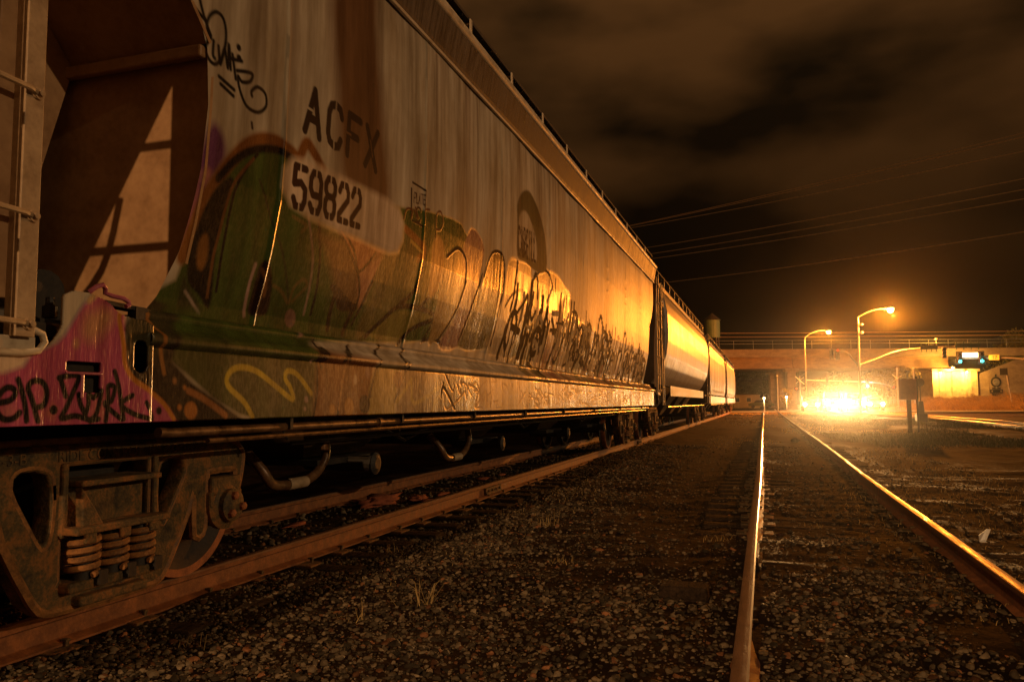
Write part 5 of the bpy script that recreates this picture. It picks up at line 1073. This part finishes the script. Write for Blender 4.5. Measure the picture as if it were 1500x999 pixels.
mb = MB(); disc(mb, 37.45, 4.15, .62, -.965); slab(mb, 36.6, 36.85, -.975, -.965, 2.45, 2.75); slab(mb, 38.05, 38.3, -.975, -.965, 2.45, 2.75); obj('mural_highlight', mb, 'concrete', mu)
mb = MB(); disc(mb, 37.45, 4.15, .50, -.985); disc(mb, 37.45, 3.2, .2, -.985); obj('mural_dark', mb, 'carpaint', mu)
# embankment of the bridge approach behind the wing wall
X_ = np.linspace(40, 200, 30); emb = np.stack([np.concatenate([X_, X_, X_]), np.concatenate([BY(X_)-10, BY(X_)-1.5, BY(X_)+12]), np.concatenate([X_*0-.3, np.clip((X_-40)*.35, 0, 6.0), X_*0+8.6])], 1)
fast('embankment', emb, grid(3, 30), 'hill', kind='structure')

# ------------------------------------------------------------------ street lamps and signals
def curve(pts, k=5): return [tuple(p) for p in smoothpts(pts, k)]
def lamphead(t, x, y, z, size=.34, mat='lampglow'):
    mb = MB(); mb.rings([[(x-.45, y-.10, z+.10), (x-.45, y+.10, z+.10), (x-.45, y+.06, z+.2), (x-.45, y-.06, z+.2)], [(x+.05, y-.18, z+.06), (x+.05, y+.18, z+.06), (x+.05, y+.12, z+.26), (x+.05, y-.12, z+.26)], [(x+.42, y-.10, z+.08), (x+.42, y+.10, z+.08), (x+.42, y+.05, z+.18), (x+.42, y-.05, z+.18)]])
    h = obj('lamp_head', mb, 'galv', t, bevel=.02)
    mb = MB(); mb.lathe([(.04, -.30), (.18, -.26), (.27, -.10), (.28, .04), (.2, .07)], (x+.08, y, z), 'Z', 16); obj('lamp_lens', mb, mat, h, True)
def sighead(t, x, y, z, lit=None, face=(0, -1), name='signal_head'):
    mb = MB(); mb.box((x, y, z), (.34, .28, 1.06)); h = obj(name, mb, 'black', t, bevel=.03)
    if lit == 'cyan': mb = MB(); mb.box((x, y+.10, z), (.56, .02, 1.26)); obj('backplate', mb, 'black', h)
    for k, zz in enumerate((.34, 0, -.34)):
        mb = MB(); mb.lathe([(.13, 0), (.13, -.03), (.06, -.05), (.001, -.055)], (x, y-.145, z+zz), 'Y', 16); obj('signal_lens', mb, (lit if lit and k == (2 if lit == 'cyan' else 0) else 'black'), h, True)
        mb = MB(); n = 12; ring = [(.16*cos(a), .16*sin(a)) for a in np.linspace(-.4, pi+.4, n)]
        mb.add([(x+u, y-.14, z+zz+w) for u, w in ring]+[(x+u, y-.36, z+zz+w*.95) for u, w in ring], [(i, i+1, n+i+1, n+i) for i in range(n-1)]); obj('visor', mb, 'black', h)
    return h
Yp = 80.0
t = thing('signal_pole', 'tall pole carrying the brightest orange street lamp and a long signal arm', 'traffic signal', (8.55, Yp, -.2))
mb = MB(); mb.tube([(8.55, Yp, -.2), (8.55, Yp, 4.6), (8.62, Yp, 8.95)], [.12, .105, .07], 12); mb.lathe([(.24, 0), (.3, .1), (.2, .14)], (8.55, Yp, -.2), 'Z', 12); mb.lathe([(.15, -.2), (.15, .2)], (8.55, Yp, 4.42), 'Z', 12); pole = obj('pole', mb, 'galv', t, True)
mb = MB(); mb.tube(curve([(8.62, Yp, 8.9), (8.72, Yp, 9.0), (9.6, Yp, 9.45), (10.5, Yp, 9.66), (11.1, Yp, 9.66)]), .05, 8); obj('lamp_arm', mb, 'galv', t, True)
lamphead(t, 11.36, Yp, 9.58)
point('street lamp light', (11.44, Yp, 9.02), LAMP1, SODIUM, .22)
mb = MB(); mb.tube(curve([(8.6, Yp, 4.42), (10.01, Yp, 4.93), (11.6, Yp, 5.56), (13.3, Yp, 5.83), (15.5, Yp, 5.93), (18.1, Yp, 5.98)]), [.10]*5+[.085]*10+[.06]*11, 10); arm = obj('mast_arm', mb, 'galv', t, True)
mb = MB(); mb.tube(curve([(8.5, Yp, 4.40), (8.0, Yp, 5.05), (7.75, Yp, 5.45), (7.4, Yp, 5.68), (6.9, Yp, 5.72), (6.1, Yp, 5.72)]), .085, 10); obj('short_arm', mb, 'galv', t, True)
sighead(t, 6.18, Yp-.1, 5.56); sighead(t, 6.72, Yp-.1, 5.52, 'redlens')
sighead(t, 15.75, Yp+.2, 5.45)
mb = MB(); mb.tube([(15.12, Yp, 5.9), (15.12, Yp, 6.5)], .035, 8); mb.box((15.12, Yp-.05, 6.66), (.16, .42, .18)); obj('camera', mb, 'white', t, bevel=.02)
for x0, x1, z in ((13.75, 15.2, 5.92), (16.6, 18.6, 6.05)):
    mb = MB(); mb.box(((x0+x1)/2, Yp-.12, z), (x1-x0, .03, .34))
    for u in np.linspace(x0+.12, x1-.12, 4): mb.box((u, Yp-.08, z-.03), (.07, .05, .78))
    obj('name_plate', mb, 'green', t)
for z in (8.2, 7.45): mb = MB(); mb.box((8.80, Yp-.05, z), (.30, .12, .10)); mb.lathe([(.12, 0), (.15, .12), (.10, .2)], (8.90, Yp-.1, z-.06), 'Z', 10); obj('detector', mb, 'white', t)
Y2 = 107.0
t = thing('street_lamp', 'thinner pole with a small orange lamp, left of the tall signal pole', 'street lamp', (5.12, Y2, -.2))
mb = MB(); mb.tube([(5.14, Y2, -.2), (5.14, Y2, 8.9)], [.10, .065], 10); mb.lathe([(.2, 0), (.2, .1)], (5.14, Y2, -.2), 'Z', 10); obj('pole', mb, 'galv', t, True)
mb = MB(); mb.tube(curve([(5.14, Y2, 8.85), (5.3, Y2, 9.3), (6.0, Y2, 9.8), (6.9, Y2, 10.05), (7.6, Y2, 10.05)]), .05, 8); obj('lamp_arm', mb, 'galv', t, True)
lamphead(t, 7.95, Y2, 9.92, mat='lampglow2')
point('street lamp light', (8.02, Y2, 9.36), LAMP2, SODIUM, .2)
Y3 = 86.0
t = thing('signal_mast', 'signal arm from the right edge with two lit green lights and a glowing sign', 'traffic signal', (27.0, Y3, -.2))
mb = MB(); mb.tube([(27, Y3, -.2), (27, Y3, 6.2)], [.17, .12], 12); obj('pole', mb, 'galv', t, True)
mb = MB(); mb.tube(curve([(27, Y3, 4.2), (25.3, Y3, 4.62), (23.6, Y3, 4.95), (21.6, Y3, 5.12), (18.0, Y3, 5.12)]), .09, 10); obj('mast_arm', mb, 'galv', t, True)
for x in (18.18, 20.06): sighead(t, x, Y3-.15, 5.18, 'cyan')
mb = MB(); mb.box((19.1, Y3-.2, 5.45), (1.35, .12, .44)); obj('street_sign', mb, 'whitelit', t, bevel=.02)
mb = MB(); mb.box((21.1, Y3-.2, 5.16), (.9, .03, .5)); ys = obj('yellow_plate', mb, 'yellowsign', t)
text_mesh('plate_lettering', '17', .45, .004, 'black', ys, (21.15, Y3-.222, 5.16), (1, 0, 0), (0, 0, 1))
point('signal light', (18.18, Y3-.6, 4.84), 120, (.08, .9, .75), .1); point('signal light', (20.06, Y3-.6, 4.84), 120, (.08, .9, .75), .1)
Y4 = 115.0
t = thing('signal_mast', 'distant signal pole with one cyan light beside the yellow lit tree', 'traffic signal', (16.9, Y4, -.2))
mb = MB(); mb.tube([(16.9, Y4, -.2), (16.9, Y4, 5.5)], [.13, .09], 10); obj('pole', mb, 'galv', t, True)
mb = MB(); mb.tube(curve([(16.9, Y4, 2.6), (15.6, Y4, 3.2), (14.0, Y4, 3.55), (12, Y4, 3.7), (5.5, Y4, 4.0)]), .07, 8); obj('mast_arm', mb, 'galv', t, True)
sighead(t, 13.2, Y4-.1, 3.4, 'cyan'); sighead(t, 8.2, Y4-.1, 3.75); sighead(t, 10.2, Y4-.1, 3.6)
point('signal light', (13.2, Y4-.7, 3.06), 420, (.06, .75, .9), .12)
for x, y, z1, lab in ((19.36, 118, 5.4, 'thin bare pole right of the yellow lit tree'), (1.62, 105.5, 4.3, 'short white post left of the bridge pier')):
    mb = MB(); mb.tube([(x, y, -.2), (x, y, z1)], [.10, .08], 10); t = thing('bare_pole', lab, 'pole', (x, y, -.2)); obj('pole', mb, 'galv', t, True)
    mb = MB(); mb.lathe([(.12, 0), (.12, .10), (.02, .16)], (x, y, z1), 'Z', 10); obj('cap', mb, 'white', t)
# level crossing signals beside the pier
for x, y, lab in ((4.35, 106.2, 'level crossing signal with crossed boards beside the bridge pier'), (15.3, 104.4, 'small level crossing signal with lit lamp left of the red box')):
    t = thing('crossing_signal', lab, 'crossing signal', (x, y, -.1))
    mb = MB(); mb.tube([(x, y, -.1), (x, y, 4.3)], .07, 8); mb.lathe([(.25, 0), (.25, .5), (.1, .6)], (x, y, -.1), 'Z', 8); obj('mast', mb, 'galv', t, True)
    mb = MB()
    for s in (1, -1): mb.poly([(x-.55, y-.1, 3.75-s*.45), (x-.48, y-.1, 3.85-s*.45), (x+.55, y-.1, 3.75+s*.45), (x+.48, y-.1, 3.65+s*.45)], (0, .02*s, 0))
    obj('cross_boards', mb, 'white', t)
    for s in (1, -1): mb = MB(); mb.lathe([(.28, 0), (.28, -.04)], (x+s*.42, y-.1, 2.7), 'Y', 16); d_ = obj('flasher', mb, 'black', t); mb = MB(); mb.lathe([(.12, 0), (.10, -.05)], (x+s*.42, y-.15, 2.7), 'Y', 12); obj('flasher_lens', mb, 'redlens', d_)
# red trackside box, its neighbour post and the switch stand
t = thing('trackside_box', 'rust red equipment box on a thick post beside the siding', 'equipment box', (5.55, 35, -.2))
mb = MB(); mb.box((5.52, 35, .45), (.16, .16, 1.35)); obj('post', mb, 'wood', t, bevel=.02)
mb = MB(); mb.box((5.48, 34.9, 1.52), (.62, .26, .80)); b = obj('cabinet', mb, 'sigbox', t, bevel=.02)
mb = MB(); mb.box((5.48, 34.9, 1.935), (.68, .32, .03)); mb.box((5.48, 34.765, 1.52), (.55, .012, .71)); mb.box((5.70, 34.755, 1.50), (.03, .02, .12)); mb.box((5.23, 34.755, 1.7), (.025, .02, .09)); mb.box((5.23, 34.755, 1.35), (.025, .02, .09)); obj('cabinet_door', mb, 'sigbox', b, bevel=.004)
mb = MB(); mb.tube([(5.50, 34.9, 1.93), (5.50, 34.9, 2.22)], .02, 8); mb.lathe([(.09, -.01), (.09, .05), (.03, .09)], (5.50, 34.9, 2.21), 'Z', 10); obj('lamp_cap', mb, 'galv', b)
mb = MB(); mb.tube([(5.85, 35.1, -.2), (5.84, 35.1, 2.05)], .04, 8); t = thing('iron_post', 'thin dark iron post close to the right side of the red box', 'post', (5.87, 35.1, -.2)); obj('post', mb, 'dark', t, True)
t = thing('switch_stand', 'dark switch stand with a round target disc right of the red box', 'switch stand', (8.6, 50.6, -.2))
mb = MB(); mb.box((8.6, 50.6, .10), (.55, .7, .5)); mb.box((8.6, 50.6, .6), (.34, .38, .9), taper=.7); obj('stand_base', mb, 'dark', t, bevel=.03)
mb = MB(); mb.tube([(8.6, 50.6, .6), (8.6, 50.6, 2.4)], .03, 8); rod = obj('rod', mb, 'dark', t, True)
mb = MB(); mb.lathe([(.24, -.012), (.24, .012)], (8.6, 50.57, 2.13), 'Y', 24); mb.box((8.6, 50.57, 2.46), (.08, .03, .16)); obj('target_disc', mb, 'dark', rod)
t = thing('road_sign', 'small dark square sign on a leaning post before the wing wall', 'road sign', (28.6, 110, .6))
mb = MB(); mb.tube([(28.75, 110, .3), (28.2, 110, 5.0)], .045, 8); obj('post', mb, 'galv', t, True)
mb = MB(); mb.box((28.0, 109.93, 4.55), (.85, .03, .85)); obj('sign_plate', mb, 'black', t, bevel=.01)

# ------------------------------------------------------------------ vehicles facing the camera at the crossing
def vehicle(x, y, label, paint_, tall, lamp, power):
    t = thing('car', label, 'car', (x, y, -.06), 'vehicles with blazing headlights at the crossing')
    W, z0 = .92, .25
    prof = [(-2.2, .35), (-2.25, .62), (-2.15, .86+tall*.15), (-1.0, .98+tall*.18), (1.75, 1.02+tall*.15), (2.2, .92), (2.25, .5), (2.1, .32)]
    mb = MB(); mb.rings([[(x+s*W, y+a, z0-.06+b) for a, b in prof] for s in (-1, -.9, .9, 1)]); obj('body', mb, paint_, t, bevel=.06)
    cab = [(-1.0, .97+tall*.18), (-.35, 1.42+tall*.4), (1.0, 1.45+tall*.4), (1.7, 1.02+tall*.15)]
    mb = MB(); mb.rings([[(x+s*w, y+a, z0-.06+b) for a, b in cab] for s, w in ((-1, .84), (1, .84))]); c = obj('cabin', mb, paint_, t, bevel=.05)
    mb = MB(); a, b = cab[0], cab[1]; mb.poly([(x-.74, y+a[0]+.03, z0+a[1]-.02), (x+.74, y+a[0]+.03, z0+a[1]-.02), (x+.66, y+b[0]-.04, z0+b[1]-.10), (x-.66, y+b[0]-.04, z0+b[1]-.10)], (0, -.03, .02)); obj('windscreen', mb, 'window', c)
    for s in (1, -1):
        mb = MB(); mb.lathe([(.17, 0), (.16, -.05), (.001, -.08)], (x+s*.66, y-2.22, .72+tall*.12), 'Y', 16); obj('headlight', mb, 'headglow', t, True)
        for e in (-1.35, 1.4):
            mb = MB(); mb.lathe([(.2, -.11), (.33, -.11), (.33, .11), (.2, .11)], (x+s*.83, y+e, .27), 'X', 20); w = obj('wheel', mb, 'tyre', t, True); mb = MB(); mb.lathe([(.2, .08*s), (.05, .10*s)], (x+s*.84, y+e, .27), 'X', 14); obj('rim', mb, 'galv', w)
    mb = MB(); mb.box((x, y-2.26, .42), (1.7, .1, .18)); obj('bumper', mb, 'black', t, bevel=.03)
    mb = MB(); mb.box((x, y-2.21, .66), (.85, .05, .18)); obj('grille', mb, 'black', t)
    for s in (1, -1): point('headlight beam', (x+s*.66, y-2.45, .74+tall*.12), power, (1, .40, .07), .14, 150, (0, -1, -.05)); point('headlight spot', (x+s*.66, y-2.5, .74+tall*.12), BEAM*power/HEAD, (1, .52, .17), .10, 10.5, (5.2-x-s*.66, -y, .4))
vehicle(7.3, 96.0, 'grey tall vehicle with blazing headlights, centre of the glare', 'carpaint', 1.3, 0, HEAD)
vehicle(8.7, 109.0, 'vehicle with small bright headlights behind the two at the front of the glare', 'carblue', .8, 0, HEAD*.6)
vehicle(11.9, 98.5, 'low pale car with headlights on at the right edge of the glare', 'carwhite', 0, 0, HEAD*.15)
vehicle(10.1, 101.5, 'grey vehicle with bright headlights right of the tallest one, near the signal pole', 'carpaint', 1.0, 0, HEAD*.8)
vehicle(5.0, 97.0, 'dark low car with headlights on at the left edge of the glare', 'carblue', 0, 0, HEAD*.35)

# ------------------------------------------------------------------ trees, buildings, wires
def tree(name, x, y, h, w, leaf, nleaf, label, group, trunk_h=.35, seed=0, size=.22):
    r_ = np.random.default_rng(seed); t = thing(name, label, 'tree', (x, y, -.2), group)
    mb = MB(); mb.tube([(x, y, -.3), (x+.1, y, h*.25), (x-.1, y+.1, h*.55), (x, y, h*.85)], [w*.05+.06, w*.04+.05, w*.025+.03, .02], 8)
    C = []
    nb = 20
    for k in range(nb):
        a = r_.uniform(0, 2*pi); zz = h*(trunk_h+(1-trunk_h)*r_.random()**.8*.9); rr = w/2*r_.uniform(.35, .95)*math.sqrt(max(.05, 1-((zz/h-.60)/.45)**2)); p = (x+rr*cos(a), y+rr*sin(a), zz); C.append((*p, w*r_.uniform(.12, .24)))
        if k < 9: mb.tube([(x, y, zz*.6), ((x+p[0])/2, (y+p[1])/2, zz*.85), p], [.05+w*.008, .04, .015], 5)
    obj('trunk', mb, 'bark', t)
    C = np.array(C); k = r_.integers(0, nb, nleaf); d = r_.normal(size=(nleaf, 3)); d /= np.linalg.norm(d, axis=1)[:, None]; P = C[k, :3]+d*(C[k, 3]*(r_.random(nleaf)**.45))[:, None]*np.array([1, 1, .8])
    u = r_.normal(size=(nleaf, 3)); u /= np.linalg.norm(u, axis=1)[:, None]; v = np.cross(u, r_.normal(size=(nleaf, 3))); v /= np.linalg.norm(v, axis=1)[:, None]; s = (size*r_.uniform(.5, 1.2, nleaf))[:, None]
    V = np.stack([P-u*s, P+v*s*.5, P+u*s, P-v*s*.5], 1).reshape(-1, 3)
    fast('crown', V, (np.arange(nleaf)*4)[:, None]+np.arange(4), leaf, t)
    return t
G = 'trees beyond the bridge'
for k, (x, y, h, w, l, nl, lab) in enumerate(((-6.0, 178, 10.5, 13, 'leafd', 6500, 'broad dark tree under the bridge at the end of the train'), (2.4, 185, 10.5, 9, 'leafd', 5000, 'dark tree under the bridge left of the pier'), (21.0, 152, 7.0, 9.5, 'leafy', 6500, 'yellow lit leafy tree between the tall signal pole and the abutment'), (13.5, 190, 9, 9, 'leafd', 4000, 'dim tree behind the cyan signal'), (26.5, 200, 8.5, 9, 'leafd', 4000, 'dark tree behind the thin bare pole'), (44.8, 162, 13.8, 11, 'leafm', 7000, 'dark bushy tree above the bridge at the right edge'), (3.0, 118, 3.2, 1.8, 'leafy', 900, 'small yellow bush left of the bridge pier'))):
    tree('tree' if h > 4 else 'bush', x, y, h, w, l, nl, lab, G, .22, 300+k, .30 if h > 4 else .14)
# low buildings and a fence beyond the road on the left
def building(x, y, w, d, h, mat, label, roofmat):
    t = thing('building', label, 'building', (x, y, -.2)); mb = MB(); mb.box((x, y, h/2-.2), (w, d, h)); obj('wall', mb, mat, t)
    mb = MB(); mb.box((x, y, h-.12), (w+.5, d+.5, .16)); obj('roof', mb, roofmat, t)
    for k in range(max(1, int(w/2.2))):
        mb = MB(); xx = x-w/2+1.1+k*2.2; mb.box((xx, y-d/2-.02, h*.55), (1.0, .06, h*.35)); f = obj('window_frame', mb, 'white', t); mb = MB(); mb.box((xx, y-d/2-.06, h*.55), (.84, .04, h*.30)); obj('pane', mb, 'window', f)
building(-7.6, 160, 3.6, 5, 3.6, 'plaster', 'small pale building just past the last wagon', 'dark'); building(-3.6, 168, 5.4, 6, 2.7, 'plaster', 'long low pale building right of the small one', 'dark'); building(1.2, 205, 6, 6, 5.2, 'plaster', 'distant two storey house between the dark trees', 'dark')
t = thing('parked_car', 'greenish parked car beyond the road under the bridge', 'car', (-.6, 150, -.1))
mb = MB(); mb.rings([[(-.6+a, 150+s*.85, b) for a, b in ((-2.2, .3), (-2.2, .8), (-1.3, .95), (1.3, .95), (2.2, .8), (2.2, .3))] for s in (-1, 1)]); obj('body', mb, 'green', t, bevel=.06)
mb = MB(); mb.rings([[(-.6+a, 150+s*.75, b) for a, b in ((-1.3, .95), (-.8, 1.4), (.7, 1.4), (1.3, .95))] for s in (-1, 1)]); obj('cabin', mb, 'window', t, bevel=.05)
for a in (-1.4, 1.4): mb = MB(); mb.lathe([(.15, -.1), (.32, -.1), (.32, .1), (.15, .1)], (-.6+a, 149.2, .25), 'Y', 16); obj('wheel', mb, 'tyre', t)
t = thing('picket_fence', 'pale lit picket fence under the yellow tree', 'fence', (20, 140, -.1))
for k, x in enumerate(np.arange(14.4, 26.3, .62)): mb = MB(); mb.box((x, 140, .75), (.50, .05, 1.6 + .1*(k % 3))); obj('picket_board', mb, 'plaster', t)
mb = MB(); mb.box((20.2, 140.06, .5), (12, .05, .12)); mb.box((20.2, 140.06, 1.2), (12, .05, .12)); obj('fence_rail', mb, 'plaster', t)
for x, y, z, lab in ((-.05, 112, 1.55, 'white area lamp low beside the short white post'), (2.85, 113, 1.7, 'small warm lamp at the foot of the bridge pier')):
    t = thing('bollard_lamp', lab, 'lamp', (x, y, -.1)); mb = MB(); mb.tube([(x, y, -.1), (x, y, z-.1)], .06, 8); obj('post', mb, 'galv', t, True)
    mb = MB(); mb.lathe([(.05, -.12), (.14, -.05), (.14, .06), (.04, .12)], (x, y, z), 'Z', 12); obj('bulb', mb, 'lampglow2', t, True); point('bollard light', (x, y-.4, z), 900, (1, .6, .25), .1)
# silo with a conical roof behind the train
t = thing('grain_silo', 'dim greenish silo with a conical roof rising behind the wagons', 'silo', (-7.1, 120, -.2))
mb = MB(); mb.lathe([(1.12, 10.6), (1.15, 13.2)], (-7.1, 120, 0), 'Z', 20); obj('tank', mb, 'green', t)
mb = MB(); mb.lathe([(1.35, 13.2), (.05, 14.3)], (-7.1, 120, 0), 'Z', 20); obj('cone_roof', mb, 'dark', t)
for a in range(4): mb = MB(); mb.tube([(-7.1+1.6*cos(a*pi/2+.6), 120+1.6*sin(a*pi/2+.6), -.2), (-7.1+1.0*cos(a*pi/2+.6), 120+1.0*sin(a*pi/2+.6), 10.7)], .12, 8); obj('leg', mb, 'dark', t)
# overhead wires and their two poles, hidden behind the train and beyond the right edge
WL = [((-7.29, 47.85, 12.0), (10.49, 36.41, 12.0), 'topmost'), ((-7.29, 47.6, 11.9), (10.6, 36.6, 11.9), 'second from top'), ((-7.07, 46.39, 11.5), (10.73, 37.38, 11.5), 'third from top'), ((-5.72, 45.08, 10.0), (10.29, 36.04, 10.0), 'fourth from top'), ((-5.66, 44.54, 9.5), (10.2, 35.82, 9.5), 'fifth from top'), ((-5.60, 44.2, 9.15), (10.3, 35.9, 9.15), 'sixth from top'), ((-4.26, 45.52, 8.0), (10.44, 37.0, 8.0), 'lowest')]
for a, b, nm in WL:
    a, b = Vector(a), Vector(b); d = b-a; p0, p1 = a-d*.45, b+d*.55
    mb = MB(); mb.tube([tuple(p0+(p1-p0)*s+Vector((0, 0, -.35*4*s*(1-s)+.28))) for s in np.linspace(0, 1, 16)], .019, 5); tag(obj('overhead_wire', mb, 'wire', None, True), f'thin overhead wire across the night sky, {nm} of the seven', 'wire', 'overhead wires across the sky')
for k, (z, lab) in enumerate(((12.6, 'upper red lit wire strung just above the bridge railing'), (11.95, 'lower red lit wire strung just above the bridge railing'))):
    mb = MB(); mb.tube([along(x, -3.0, z+.25*((x/80)**2)) for x in np.linspace(-80, 80, 12)], .035, 5); tag(obj('overhead_wire', mb, 'wire', None, True), lab, 'wire', 'wires along the bridge')
for x, y, lab in ((-15.5, 52.6, 'timber utility pole hidden behind the train'), (20.3, 30.6, 'timber utility pole beyond the right edge')):
    t = thing('utility_pole', lab, 'utility pole', (x, y, -.2)); mb = MB(); mb.tube([(x, y, -.3), (x, y, 12.6)], [.18, .11], 10); obj('pole', mb, 'wood', t, True)
    for z in (9.6, 11.9): mb = MB(); mb.box((x, y, z), (.12, 2.6, .12), 0, -.5); obj('crossarm', mb, 'wood', t)
# ------------------------------------------------------------------ haze added to give the lamps their glare
def haze():
    mb = MB(); mb.box((0, 0, 20.5), (1420, 1420, 43)); m = bpy.data.materials.new('haze'); m.use_nodes = True; nt = m.node_tree; nt.nodes.clear()
    out = nt.nodes.new('ShaderNodeOutputMaterial'); v = nt.nodes.new('ShaderNodeVolumePrincipled'); v.inputs['Color'].default_value = (.95, .90, .82, 1); v.inputs['Density'].default_value = HAZE; v.inputs['Anisotropy'].default_value = .96
    nt.links.new(v.outputs['Volume'], out.inputs['Volume']); M['haze'] = m; o = obj('haze', mb, 'haze', kind='stuff'); o['label'] = 'added thin haze standing in for lens glare round the lamps'; o['category'] = 'haze'
haze()
